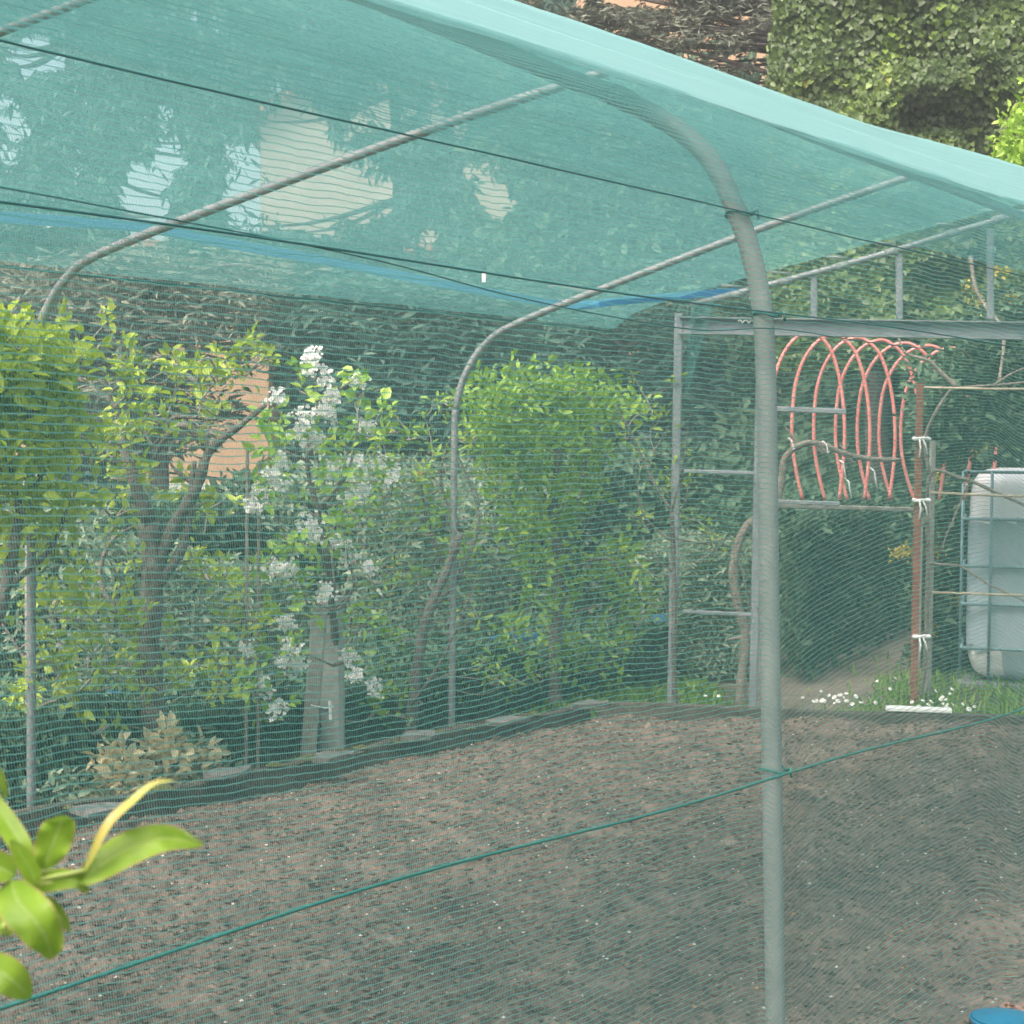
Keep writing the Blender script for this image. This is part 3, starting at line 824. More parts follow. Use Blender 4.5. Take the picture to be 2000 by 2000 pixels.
# grey stone slabs laid on the edging
for (x, y, w, lab) in [(200,1582,.24,'grey slab on the bed edging beside the first hoop leg'), (445,1512,.20,'grey slab on the bed edging left of the concrete post foot'), (655,1478,.22,'grey slab on the bed edging at the concrete post foot'),
                  (820,1438,.22,'grey slab on the bed edging between the leaning trunk and second hoop'), (990,1408,.24,'grey slab on the bed edging past the second hoop leg'), (1150,1378,.26,'grey slab crowning the far corner of the bed')]:
    c = G(x, y, .12)
    mb = MB(); d = Ln*w/2
    k = 7; top = []; bot = []
    for q in range(10):
        a = q/10*2*math.pi; rr = 1+.18*r.normal()
        p = c + Ln*(math.cos(a)*w/2*rr) + Cn*(math.sin(a)*.07*rr)
        tz = .135+.004*r.normal()
        top.append((p.x, p.y, tz)); bot.append((p.x, p.y, .112))
    n_ = 10
    mb.add(bot+top, [tuple(range(n_-1,-1,-1)), tuple(range(n_, 2*n_))]+[(q, (q+1) % n_, n_+(q+1) % n_, n_+q) for q in range(n_)])
    tag(mb.build('stone_slab', MT['slab']), lab, 'stone slab', 'slabs laid on the bed edging')
# white painted plank on the end edging
a = e0.lerp(e1, 0); a = E0(1730); b = E0(1858); a.z = b.z = .104
mb = MB(); mb.bar(a, b, .09, .022)
tag(mb.build('white_plank', MT['white']), 'short white painted plank on the end board near the rusty post', 'plank')

# ------------------------------------------------------------------ fruit trees
fd = lambda off: (lambda x: far_depth(x) + off)
px_tree('fruit_tree', 'fruit tree with a dense lime green crown at the frame edge', 'tree', 'fruit trees beside the tunnel',
        [[(-60,1560,0),(-30,1300,0),(10,1150,0),(40,1000,0)],[(40,1000,0),(90,900,.1),(110,760,.1)],[(40,1000,0),(20,900,-.1),(60,800,-.1),(50,680,0)],[(10,1150,0),(100,1070,0),(140,960,0)]],
        [(.035,.02),(.018,.006),(.018,.006),(.015,.005)],
        [(40,690,110,48,1.3),(110,660,30,20),(20,770,120,50,1.1),(90,850,80,60,.6),(30,880,70,60,.4),(100,990,60,55,.7),(30,1010,60,50,.45),(120,1060,40,30,.5),(-60,800,90,200)], fd(-.08), 3.0, 10, .036, .052, LM['lime'], seed=81, lw=.55, thick=.5)
px_tree('fruit_tree', 'old fruit tree with a stout dark trunk and scattered bright leaves', 'tree', 'fruit trees beside the tunnel',
        [[(300,1545,0),(300,1400,0),(290,1250,0),(300,1120,0),(290,1020,0)],[(290,1020,0),(250,900,0),(230,800,.1),(260,720,.1)],[(300,1120,0),(340,1030,0),(385,950,0),(410,880,0),(470,830,0),(520,790,0)],
         [(410,880,0),(360,830,-.05),(320,860,-.05),(300,900,0)],[(385,950,0),(345,920,0),(330,900,0)],[(290,1250,0),(200,1150,0),(215,1060,.05),(290,1015,.05)],[(230,800,0),(215,770,0),(260,730,0)],[(320,840,0),(345,815,0),(420,820,0)],[(300,1150,0),(360,1060,0),(380,900,0)]],
        [(.062,.048),(.034,.010),(.036,.010),(.024,.008),(.014,.004),(.016,.006),(.012,.004),(.015,.006),(.03,.012)],
        [(240,645,38,28,.7),(200,700,60,25,.9),(300,710,100,28,1),(400,710,110,36,1),(500,720,60,50,.7),(230,790,80,40,.8),(370,790,100,50,.6),(300,860,110,40,.6),(240,930,80,60,.5),(210,890,50,70,.7),(380,1000,100,50,.5),(220,1010,50,60,.4),
         (120,1140,60,40,.7),(180,1180,100,45,1.2),(250,1090,50,30,.5),(310,1220,90,40,.7),(430,1100,80,60,.7),(470,1200,70,60,.8),(300,1300,110,40,.5),(420,1330,90,50,.7),(120,1300,90,60,.7),(60,1220,50,40,.5),(70,1370,80,50,.7),(170,1400,80,30,.4),(200,1260,90,40,.6)],
        fd(.3), 1.05, 10, .019, .046, LM['spring'], seed=82, lw=.5, tw=260)
t, limbs, C = px_tree('pear_tree', 'pear tree in white blossom in front of the concrete post', 'tree', 'fruit trees beside the tunnel',
        [[(655,1500,.25),(660,1320,.2),(650,1200,.1),(640,1100,0),(620,1000,0)],[(620,1000,0),(600,900,0),(620,800,0),(610,700,0)],[(620,1000,0),(680,920,0),(700,820,0)],[(640,1100,0),(560,1050,0),(520,960,0)],
         [(680,1090,-.1),(690,1150,-.1),(640,1200,0)],[(690,1150,-.1),(660,1190,-.15),(600,1180,-.1),(560,1240,-.1)],[(600,900,0),(545,870,0),(530,800,0)],[(650,1300,.1),(690,1280,.1),(700,1200,.1)]],
        [(.024,.016),(.014,.005),(.012,.004),(.012,.004),(.008,.005),(.009,.004),(.008,.003),(.008,.003)],
        [(600,740,40,30,.8),(680,760,70,45,.8),(720,800,40,50,.8),(560,820,60,50,.8),(630,860,90,50,.6),(550,930,70,60,.7),(720,880,60,50,.8),(650,960,90,50,.7),(600,1040,60,40,.8),(550,1120,80,50,.9),(690,1040,40,40,.6),(560,1230,50,60,.6),(700,1240,35,60,.8),(530,1360,50,50,.8),(480,1280,40,60,.8),(725,1340,30,40,.8)],
        fd(.2), 1.0, 8, .022, .050, LM['pear'], seed=83, lw=.58, tw=130, thick=.5)
bl = [(610,695),(605,712),(648,728),(635,740),(697,748),(712,752),(680,764),(655,775),(540,782),(556,784),(600,800),(648,806),(625,800),(572,828),(590,815),(700,828),(740,832),(720,838),(612,850),(600,862),(540,868),(556,880),(545,905),(530,925),
      (650,905),(632,908),(700,905),(715,950),(698,962),(688,975),(706,930),(535,940),(505,962),(500,985),(612,1035),(598,1040),(650,1050),(668,1066),(682,1085),(725,1098),(735,1085),(570,1112),(545,1106),(470,1282),(485,1278),(552,1228),(565,1262),(555,1295),(578,1300),
      (690,1262),(684,1282),(690,1302),(690,1328),(730,1345),(552,1372),(545,1390),(520,1345),(560,1215),(740,905),(760,930),(668,800),(580,845),(620,880),(640,1150)]
r = np.random.RandomState(84)
BC = np.array([tuple(P(x + r.normal()*5, y + r.normal()*5, far_depth(x) + .05 + .2*r.rand())) for x, y in bl for _ in range(2) if (x*7 + y*3) % 4])
cc, ax, nm, Lg, Wd, rnd = cluster_leaves(BC, 34, .016, .018, r, upbias=.2, lw=.95)
leaves('blossom', cc, ax, nm + np.array([0,-1.5,0]), Lg, Wd, LM['petal'], t, rnd, seed=85)
px_tree('fruit_tree', 'slender fruit tree with a leaning trunk and rusty young leaves', 'tree', 'fruit trees beside the tunnel',
        [[(800,1450,0),(806,1380,0),(815,1300,0),(835,1200,0),(870,1120,0),(900,1040,0)],[(835,1200,0),(900,1120,0),(935,1010,0),(900,900,0)],[(870,1120,0),(830,1000,0),(820,900,0)],[(800,1380,-.05),(850,1310,-.1),(890,1230,-.1),(930,1130,-.1)],[(900,1040,0),(860,940,0),(880,850,0)]],
        [(.034,.020),(.014,.005),(.014,.004),(.009,.004),(.012,.004)],
        [(860,775,20,20),(800,840,60,40,.7),(900,820,60,60,.7),(760,920,50,50,.5),(830,900,80,60,.6),(920,900,60,60,.7),(800,1000,100,60,.6),(900,1010,80,60,.6),(850,1080,110,50,.6),(770,1130,60,50,.5),(940,1100,50,50,.5),(750,1240,40,60,.5),(930,1320,110,30,.9),(760,1350,50,50,.8),(1000,1320,60,35,.7),(880,1200,80,40,.4)],
        fd(.2), 1.15, 9, .022, .042, LM['rusty'], seed=86, lw=.4, tw=130, thick=.5)
px_tree('fruit_tree', 'leafy fruit tree with a dense rounded dome of fresh green', 'tree', 'fruit trees beside the tunnel',
        [[(1085,1400,0),(1085,1250,0),(1095,1120,0),(1080,1000,0),(1090,880,0)],[(1095,1120,0),(1130,1000,0),(1150,850,0)],[(1080,1000,0),(1020,900,0),(980,820,0)],[(1095,1120,0),(1180,1090,0),(1220,1130,0)],[(1085,1250,0),(1120,1200,0),(1180,1180,0)]],
        [(.042,.024),(.02,.006),(.02,.006),(.014,.005),(.012,.005)],
        [(1060,745,110,30,1.4),(980,780,70,35,1.3),(1150,770,90,40,1.2),(1230,790,28,34,1),(1060,820,150,45,1.2),(960,850,50,50,1.0),(1150,850,90,50,.9),(1040,900,110,50,1.0),(1060,980,90,60,1.1),(1140,960,50,50,.7),(1050,1060,70,50,1.1),(1080,1150,70,50,.8),(1200,1110,60,50,1.2),(1240,1180,50,40,.9),
         (1090,1260,60,60,.7),(1200,1250,40,50,.8),(1170,1330,50,40,.9),(1010,1240,50,40,.7),(1140,1380,40,20,.7)],
        fd(.3), 2.3, 10, .030, .048, LM['deep'], seed=87, lw=.5, tw=120, thick=.6)
px_tree('fruit_tree', 'sparse young fruit tree against the first steel gate post', 'tree', 'fruit trees beside the tunnel',
        [[(1318,1385,-.2),(1316,1250,-.3),(1316,1120,-.3),(1312,1000,-.35)],[(1312,1000,-.35),(1270,930,-.3),(1235,850,-.3),(1200,790,-.3)],[(1316,1060,-.3),(1260,1010,-.3),(1245,950,-.3),(1240,890,-.3)],[(1312,1000,-.35),(1335,900,-.4),(1345,820,-.4)],[(1316,1120,-.3),(1280,1090,-.3),(1250,1060,-.3)],[(1316,1050,-.3),(1370,1060,-.35),(1430,1050,-.4)]],
        [(.018,.012),(.010,.004),(.007,.003),(.007,.002),(.006,.003),(.006,.003)],
        [(1240,745,14,26,.8),(1326,775,16,26,.9),(1250,830,60,40,.4),(1340,920,34,30,.6),(1280,880,60,50,.3),(1230,1010,50,30,.5),(1320,1000,40,40,.4),(1350,1065,60,14,.6),(1400,1050,30,14,.7),(1240,1090,40,30,.6),(1295,950,40,60,.3)],
        lambda x: 10.05, 1.6, 7, .03, .040, LM['spring'], seed=88, lw=.45, tw=60, thick=.3, twr=.004)

# cream dry plant at the foot of the old tree
r = np.random.RandomState(91)
t = empty('dry_plant', FL(300, .25), 'cream and pale green variegated plant at the old tree foot', 'plant')
C = blob_points([(235,1500,28,34,.9),(335,1465,30,30,1),(220,1560,70,20,.6),(380,1490,40,30,.4),(270,1555,60,20,.5)], 5, fd(.10), .15, r)
cc, ax, nm, Lg, Wd, rnd = cluster_leaves(C, 12, .035, .05, r, lw=.5)
leaves('foliage', cc, ax, nm, Lg, Wd, LM['cream'], t, rnd, seed=91)
C2 = blob_points([(220,1550,110,45,.7),(380,1500,60,50,.8),(120,1560,80,40,.6)], 4, fd(.25), .3, r)
cc, ax, nm, Lg, Wd, rnd = cluster_leaves(C2, 8, .04, .05, r, lw=.4)
leaves('green_foliage', cc, ax, nm, Lg, Wd, LM['silver'], t, rnd, seed=92)
mb = MB()
for c in C[::3]: mb.tube([(c[0], c[1], -.03), tuple(c)], .003, 4, False)
mb.build('stems', MT['twig'], t)

# concrete post and leaning plank
a = FL(650, .28)
zt = P(645, 1165, a.y).z
mb = MB(); mb.bar((a.x, a.y, -.05), (a.x-.01, a.y, zt), .13, .12, upv=(0,1,0))
o = tag(mb.build('concrete_post', MT['concrete']), 'square grey concrete post behind the blossoming pear', 'post')
mb = MB(); b = FL(612, .18); mb.bar((b.x-.02, b.y, -.04), (b.x+.03, b.y+.03, P(612,1190,b.y).z), .075, .035, upv=(0,1,0))
tag(mb.build('leaning_plank', MT['wood']), 'weathered grey plank leaning beside the concrete post', 'plank')
mb = MB(); w = P(640, 1378, b.y-.03); mb.tube([w+Vector((-.08,0,0)), w+Vector((.0,-.09,0)), w+Vector((.03,-.02,0))], .004, 5)
mb.tube([w+Vector((.015,-.05,.03)), w+Vector((.02,-.06,-.06))], .008, 5)
tag(mb.build('rag_tie', MT['white']), 'pale blue white rag tied round the concrete post', 'tie')
# thin canes in the trees
for (x, y0, y1, lab) in [(483,880,1140,'thin dark cane standing left of the pear tree'), (506,900,1220,'thin dark cane standing against the pear blossom'), (58,1040,1590,'pale stake standing under the lime green crown')]:
    g = FL(x, .15 if x > 100 else .35); mb = MB(); mb.tube([(g.x, g.y, -.03), P(x, y0, g.y)], .008 if x > 100 else .02, 7)
    tag(mb.build('garden_cane', MT['twig'] if x > 100 else MT['wood']), lab, 'cane')

# blue sheeting low behind the trees
X0 = [FL(x, 1.05) for x in np.linspace(120, 1350, 26)]
mb = MB(); vs = []; r = np.random.RandomState(5)
for i, p in enumerate(X0):
    zb_ = .17 + .02*math.sin(i*1.1) + .03*r.rand(); 
    vs += [(p.x, p.y, zb_), (p.x, p.y-.01, zb_+.05+.02*math.sin(i*.7)), (p.x-.1, p.y+.16, zb_+.06)]
mb.add(vs, [f for i in range(25) for f in ((3*i, 3*i+3, 3*i+4, 3*i+1), (3*i+1, 3*i+4, 3*i+5, 3*i+2))])
tag(mb.build('blue_tarp', MT['tarp'], None, True), 'blue plastic sheet lying low behind the fruit tree trunks', 'tarp')

# ------------------------------------------------------------------ tunnel hoops
ZP = [(0,0),(0,.6),(0,1.2),(.0,1.68),(.012,1.84),(.05,1.98),(.125,2.115),(.27,2.215),(.435,2.285),(.75,2.43),(1.2,2.66),(1.6,2.86),(1.73,2.905),(1.9,2.875),(2.6,2.69),(3.4,2.45),(3.94,2.275),(4.10,2.18),(4.20,2.04),(4.25,1.88),(4.26,1.72),(4.26,.9),(4.26,0)]
def ridge_dip(u, v):
    k = np.clip((np.asarray(v, float) - 4.0)/2.5, 0, 1)
    return -.078*np.exp(-((np.asarray(u, float) - 1.45)/.45)**2)*(1 - k*k*(3-2*k))
def hoop(name, v, rad, matl, label, far_drop=0.0, lean=0.0, vend=None, first=0, last=None, foot=True):
    pts = []
    for (u, z) in ZP[first:last]:
        vv = v if vend is None else v + (vend-v)*u/4.26
        zz = z - far_drop*max(0, (u-1.7)/2.5) if z > 1.2 else z
        zz = zz + (float(ridge_dip(u, vv)) if u < 1.65 else 0)
        pts.append(T(vv + lean*(z/2), u, zz - (.05 if z == 0 else 0)))
    sp = smooth_line(pts, 5)
    t = empty(name, T(v, 0, 0), label, 'hoop', 'tunnel hoops')
    return t, sp, pts

t, sp, pts = hoop('tunnel_hoop', 0, .0195, MT['pipe'], 'thick grey pipe hoop whose near leg stands tallest in front of the soil bed')
# near leg leans: base further out to the right than its top
base_off = Ln * .13
def leanfix(p): 
    k = max(0, (1.98 - p.z)/2.0); return p + base_off*k*1.0
sp = [leanfix(p) + Cn*.02 + Ln*.025 - Vector((0,0,.02)) for p in sp]
i_j = min(range(len(sp)), key=lambda i: (sp[i] - T(0, .3, 2.2)).length)
mb = MB(); mb.tube(sp[:i_j+1], .0205, 20); mb.build('near_leg', MT['pipe'], t, True)
mb = MB(); mb.tube(sp[i_j:], .0195, 16); mb.build('arch', MT['pipe'], t, True)
mb = MB(); mb.tube([sp[i_j-1].lerp(sp[i_j], .2), sp[i_j], sp[i_j+1].lerp(sp[i_j], .5)], .0228, 20); mb.build('pipe_joint', MT['pipe'], t, True)
for v, drop, lab in [(2.79, 0, 'grey steel hoop crossing before the beige house, its far leg at the lime green tree'), (5.476, .13, 'grey steel hoop whose far leg stands right of the leaning trunk')]:
    t, sp, pts = hoop('tunnel_hoop', v, .0185, MT['galv'], lab, far_drop=drop)
    i_r = min(range(len(sp)), key=lambda i: (sp[i] - T(v, 1.73, 2.9)).length)
    i_s = min(range(len(sp)), key=lambda i: (sp[i] - T(v, 4.26, 1.72)).length)
    sp = [p + Vector((0,0,-.04)) for p in sp]
    mb = MB(); mb.tube(sp[:i_r-3] + [sp[i_r-1] - Vector((0,0,.03)), sp[i_r]], .0165, 12); mb.build('near_half', MT['galv'], t, True)
    mb = MB(); mb.tube(sp[i_r:i_s+1], .0185, 12); mb.build('rafter', MT['galv'], t, True)
    mb = MB(); mb.tube(sp[i_s:], .0180, 12); mb.build('far_leg', MT['galv'], t, True)
# loose pole under the roof, upper left
a = P(260, -35, 4.45); b = P(-260, 160, 4.85)
mb = MB(); mb.tube([a + (a-b)*.25, a, b, b + (b-a)*.3], .0125, 12)
tag(mb.build('roof_pole', MT['galv'], None, True), 'thin grey pole under the netting at the upper corner by the sky gap', 'pole')

# ------------------------------------------------------------------ end frame
def E(px, py):
    """point on the end plane of the tunnel"""
    r_ = ray(px, py)
    # X = r.x*s, Y = s ; Y = 10.15 - .166 (X - .438)
    s_ = (10.15 + .166*.438)/(1 + .166*r_.x)
    return CAM + r_*s_
ef = empty('end_frame', (E(1500,1390).x, E(1500,1390).y, 0), 'grey steel end frame with gate posts, beam and sloping rafter', 'frame')
for (x0, y0, x1, y1, w) in [(1326,612,1311,1398,.048),(1487,640,1470,1398,.046)]:
    a = E(x0, y0); b = E(x1, y1); b.z = -.05
    mb = MB(); mb.bar(b, a, w, .045, upv=(0,1,0)); mb.bar(b + Vector((w*.42, .03, 0)), a + Vector((w*.42, .03, 0)), .006, .05, upv=(0,1,0))
    mb.build('gate_post', MT['steel'], ef)
mb = MB(); a = E(1326, 636); b = E(2500, 655)
dn = Vector((0,-.002,0))
mb.bar(a, b, .008, .085); mb.bar(a + Vector((0,-.02,.045)), b + Vector((0,-.02,.045)), .055, .008); mb.bar(a + Vector((0,-.02,-.045)), b + Vector((0,-.02,-.045)), .055, .008)
mb.build('beam', MT['steel'], ef)
for (x, yt) in [(1590,534),(1757,490),(1935,440)]:
    a = E(x, yt+6); b = E(x+1, 622)
    mb = MB(); mb.bar(b + Vector((0,.015,0)), a + Vector((0,.015,0)), .036, .03, upv=(0,1,0)); mb.build('strut', MT['steel'], ef)
for (x0, y0, x1, y1, hh) in [(1336,920,1476,924,.03),(1334,1194,1474,1201,.03),(1500,798,1652,804,.045),(1500,979,1640,984,.035)]:
    a = E(x0, y0); b = E(x1, y1); mb = MB(); mb.bar(a, b, .03, hh*.7); mb.build('rail', MT['steel'], ef)
rpts = [E(1348,597), E(1480,562), E(1620,525), E(1750,489), E(1870,452), E(2000,415), E(2250,345)]
mb = MB(); mb.tube(rpts, .0185, 12); mb.build('rafter', MT['galv'], ef, True)
for x, y in [(1440,575),(1535,549),(1645,519),(1740,492),(1860,455),(1950,428)]:
    c = E(x, y); d_ = (rpts[-1]-rpts[0]).normalized(); mb = MB()
    mb.tube([c - d_*.035, c + d_*.035], .0225, 10); mb.bar(c + Vector((-.09,.0,.05)), c + Vector((.03,0,.045)), .006, .012)
    mb.build('clip', MT['pipe'], ef, True)
mb = MB(); c = E(1440, 628); sp = [c + Vector((.012*i, -.04, .01*math.sin(i*2.2))) for i in range(14)]; mb.tube(sp, .005, 5)
mb.build('wire_tie', MT['white'], ef)

# ------------------------------------------------------------------ netting
def zprof():
    a = np.array(ZP, float)
    pts = np.array([tuple(p) for p in smooth_line([Vector((x, z, 0)) for x, z in ZP], 6)])[:, :2]
    s = np.concatenate([[0], np.cumsum(np.linalg.norm(np.diff(pts, axis=0), axis=1))])
    return pts, s
PR, SR = zprof()
def prof(s): return np.interp(s, SR, PR[:, 0]), np.interp(s, SR, PR[:, 1])
s_C = SR[np.argmin(np.abs(PR[:, 1]-1.955) + (PR[:, 0] > 1)*9)]     # hem of the roof sheet on the near side
s_B = SR[np.argmin(np.abs(PR[:, 0]-.435) + (PR[:, 1] < 1)*9)]
s_D = SR[np.argmin(np.abs(PR[:, 0]-.25) + (PR[:, 1] < 1)*9)]
s_R = SR[np.argmin(np.abs(PR[:, 0]-1.73) + (PR[:, 1] < 1)*9)]
s_F = SR[np.argmin(np.abs(PR[:, 0]-4.12) + (PR[:, 1] < 1)*9)]

def netsheet(name, v0, v1, sa, sb, nv, ns, matl, parent, lift=.012, warp=False, seed=3, endcut=True, wav=.012, sag=.008, shift=0.0):
    V, Sg = np.meshgrid(np.linspace(0, 1, nv), np.linspace(sa, sb, ns), indexing='ij')
    U, Z = prof(Sg)
    vend = (7.38 - .65*U/4.26) if endcut else v1 + 0*U
    Vv = v0 + V*(np.minimum(v1, vend) - v0)
    # outward direction of the profile
    du = np.gradient(U, axis=1); dz_ = np.gradient(Z, axis=1); ln_ = np.sqrt(du**2+dz_**2)+1e-9
    ou, oz = -dz_/ln_, du/ln_
    lf = lift + wav*vnoise(Vv*2.3+5, Sg*2.3, seed) + wav*.6*vnoise(Vv*7, Sg*3+3, seed+1)
    # the cloth sinks a little between hoops on the roof
    ph = np.abs(np.sin(np.pi*(Vv)/2.74))
    lf = lf - sag*.6*ph*np.clip((Z-2.25)/.3, 0, 1)
    U2 = U + ou*lf; Z2 = Z + oz*lf + np.where(Z > 2, ridge_dip(U, Vv), 0)
    if warp:
        k = np.clip((1.85-Z)/.7, 0, 1); k = k*k*(3-2*k)
        w = np.where(Vv > 0, .15*(1-np.exp(-np.clip(Vv, 0, 9)/.42)), .055*(1-np.exp(np.clip(Vv, -9, 0)/.5)))
        w = w - np.where(Vv > 0, .10*np.clip((Vv-1.12)/.25, 0, 1)**1.5, 0)
        w = w + .03*np.sin(Vv*2.1+1)*(Vv < 0)
        Z2 = Z2 + k*(w*np.clip(Z/.3, 0, 1)) + k*.02*vnoise(Vv*3, Z*3, 9)*np.clip(Z/.3, 0, 1)
        # gathers close to the right frame edge
        g = np.clip((Vv-1.15)/.15, 0, 1)*np.clip((2.0-Vv)/.3, 0, 1)*np.clip((1.7-Z)/.5, 0, 1)
        U2 = U2 - g*.010*np.sin((Vv-1.15)*30) 
    X = N0.x + Ln.x*Vv + Cn.x*U2; Y = N0.y + Ln.y*Vv + Cn.y*U2
    return gridmesh(name, X, Y, Z2, matl, parent, Vv + shift, Sg + shift*.7)

wn = empty('wall_net', T(0, 0, 0), 'green knitted side netting hung over the thick pipe leg, the sheet one looks through', 'netting')
netsheet('net_sheet', -4.2, 7.3, .02, s_D+.02, 300, 130, MT['wallnet'], wn, lift=.016, warp=True, endcut=False)
rn = empty('roof_net', T(0, 2, 2.9), 'turquoise shade netting stretched over the tunnel roof with a dark hem', 'netting')
netsheet('apron', -4.2, 7.4, s_C, s_D, 160, 30, MT['roofnet'], rn, lift=.030, seed=13, shift=.003)
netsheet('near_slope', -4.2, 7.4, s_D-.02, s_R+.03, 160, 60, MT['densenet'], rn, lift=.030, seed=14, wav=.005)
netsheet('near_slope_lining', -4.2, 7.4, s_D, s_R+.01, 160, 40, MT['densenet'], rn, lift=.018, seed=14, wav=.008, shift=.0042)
netsheet('far_slope', -4.2, 7.4, s_R, s_F, 160, 60, MT['roofnet'], rn, lift=.020, seed=15, wav=.014)
def line_on(sv, v0, v1, lift, n=60, dz=0.0, wv=.006, seed=1, endu=False):
    out = []
    u, z = prof(sv)
    r_ = np.random.RandomState(seed); ph = r_.rand(3)*6
    for i in range(n+1):
        v = v0 + (v1-v0)*i/n
        lf = lift + .012*float(vnoise(np.array(v*2.3+5), np.array(sv*2.3), 13)) + .0072*float(vnoise(np.array(v*7), np.array(sv*3+3), 14))
        out.append(T(v, float(u)-lf, float(z)+dz + wv*math.sin(v*1.9+ph[0]) + wv*.5*math.sin(v*5.3+ph[1])))
    return out
mb = MB(); mb.tube(line_on(s_C, -4.2, 7.3, .031, n=160, wv=0.0), .0017, 6); mb.build('hem', MT['darkcord'], rn, True)
mb = MB(); u_, z_ = prof(s_F)
mb.tube([T(-4.2 + (6.74+4.2)*i/40, float(u_)+.02, float(z_)) for i in range(41)], .005, 6); mb.build('far_hem', MT['darkcord'], rn, True)
# end edge of roof cloth sagging below rafter
# triangular drape at the gate post
a, b, c, d_ = E(1348, 598), E(1392, 588), E(1335, 770), E(1326, 640)
pts = []
n1, n2 = 14, 20
Xd = np.zeros((n1, n2)); Yd = Xd.copy(); Zd = Xd.copy()
for i in range(n1):
    for j in range(n2):
        s_, q = i/(n1-1), j/(n2-1)
        p = (a.lerp(b, s_)).lerp(c.lerp(c + Vector((.02,0,0)), s_), q)
        Xd[i, j], Yd[i, j], Zd[i, j] = p.x, p.y - .03 - .025*math.sin(s_*7+q*2), p.z
gridmesh('drape', Xd, Yd, Zd, MT['roofnet'], rn, Xd, Zd)

# cords along the near net
def cord(name, pts, rad, label, matl='cord', parent=None):
    mb = MB(); mb.tube(smooth_line(pts, 6), rad, 7)
    return tag(mb.build(name, MT[matl], None, True), label, 'cord', 'cords along the side netting')
def near(v, z, off=-.03): return T(v, off, z)
cord('green_cord', [near(v, .845 + .006*math.sin(v*4) - .012*math.sin(v*1.3)) for v in np.linspace(-4, 6.5, 40)], .0027, 'green cord running low across the netting in front of the soil')
mid = [near(v, 1.765 + .004*math.sin(v*3) - .02*math.sin(max(0, min(1, (v+2.6)/2.6))*math.pi)*0 , -.034) for v in np.linspace(-4, 6.5, 40)]
cord('green_cord', mid, .0018, 'dark green cord strung level through the netting under the roof hem, upper one', 'darkcord')
cord('green_cord', [near(v, z, -.030) for v, z in [(-4,1.80),(-2.2,1.79),(-1.55,1.775),(-1.2,1.76),(-.9,1.735),(-.6,1.72),(-.3,1.715),(0,1.735),(.5,1.73),(1.5,1.74),(3,1.74),(6.5,1.74)]], .0011, 'thinner dark cord sagging just beneath the upper one', 'darkcord')
# ties round the thick leg
for z, m_ in [(1.965,'darkcord'),(1.765,'darkcord'),(.845,'cord')]:
    c = leanfix(T(.025, .02 + (.05 if z > 1.9 else 0), z)); mb = MB()
    mb.tube([c + Vector((math.cos(a)*.026, math.sin(a)*.03, .004*math.sin(a*2))) for a in np.linspace(0, 2*math.pi, 17)], .003, 6)
    mb.tube([c + Vector((.024,-.012,.0)), c + Vector((.034,-.02,.006)), c + Vector((.036,-.024,-.012))], .003, 5)
    tag(mb.build('leg_tie', MT[m_], None, True), {1.965: 'dark band tied round the thick leg at the roof hem', 1.765: 'dark cord knot round the thick leg below the hem', .845: 'green cord knot low on the thick leg'}[z], 'tie')
c = P(945, 541, T(-.9,0,0).y - .03); mb = MB(); mb.bar(c + Vector((0,0,.006)), c + Vector((0,0,-.008)), .006, .005)
tag(mb.build('white_clip', MT['white']), 'tiny white clip on the dark cord before the trees', 'clip')
# blue strap along the far eave
bp = [(-80,414,-.25),(0,424,-.25),(150,434,-.25),(300,447,-.25),(450,477,-.25),(650,512,-.25),(795,541,-.25),(940,569,-.25),(1085,593,-.3),(1150,595,-.45),(1193,590,-.6),(1338,577,-.9),(1440,569,-1.1)]
mb = MB(); bpp = smooth_line([P(x, y, far_depth(x) + o_) for x, y, o_ in bp], 5)
for i in range(len(bpp)-1): mb.bar(bpp[i], bpp[i+1], .008, .042, bev=.001)
tag(mb.build('blue_strap', MT['blue']), 'blue flat strap hung along the far eave of the tunnel', 'strap')

# ------------------------------------------------------------------ red hoops behind the beam
tmpl = [(1568,976),(1558,935),(1550,890),(1547,850),(1548,800),(1555,745),(1572,699),(1598,666),(1630,654),(1655,668),(1673,693),(1688,740),(1697,800),(1699,860),(1695,920),(1688,976)]
for k in range(7):
    wk = 1 + .045*(k-1); dk = 11.0 + .10*k
    ox = (k-1)*42.5; oy = 3.8*(k-1)
    pts = []
    for (x, y) in tmpl:
        xx = 1547 + ox + (x-1547)*wk
        yy = 976 - (976-y)*(1 - .016*(k-1)) if y < 976 else y
        pts.append(P(xx, yy, dk))
    mb = MB(); mb.tube(smooth_line(pts, 5), .0115, 9)
    lab = ['red plastic hoop nearest the thick leg, half hidden by it', 'second red plastic hoop from the thick leg', 'third red plastic hoop from the thick leg', 'middle one of the seven red plastic hoops',
           'third red plastic hoop from the rusty post', 'second red plastic hoop from the rusty post', 'red plastic hoop standing closest to the rusty post'][k]
    tag(mb.build('red_hoop', MT['red'], None, True), lab, 'hoop', 'red plastic hoops stored behind the beam')
a = P(1490, 981, 11.0); b = P(1800, 990, 11.7); mb = MB(); mb.bar(a + Vector((0,.02,-.02)), b + Vector((0,.02,-.02)), .06, .03)
for q in (a, b): mb.bar((q.x, q.y+.04, -.05), (q.x, q.y+.04, q.z-.04), .04, .04, upv=(0,1,0))
tag(mb.build('hoop_rack', MT['wood']), 'low wooden rail the red hoops stand on above the clipped hedge', 'rack')

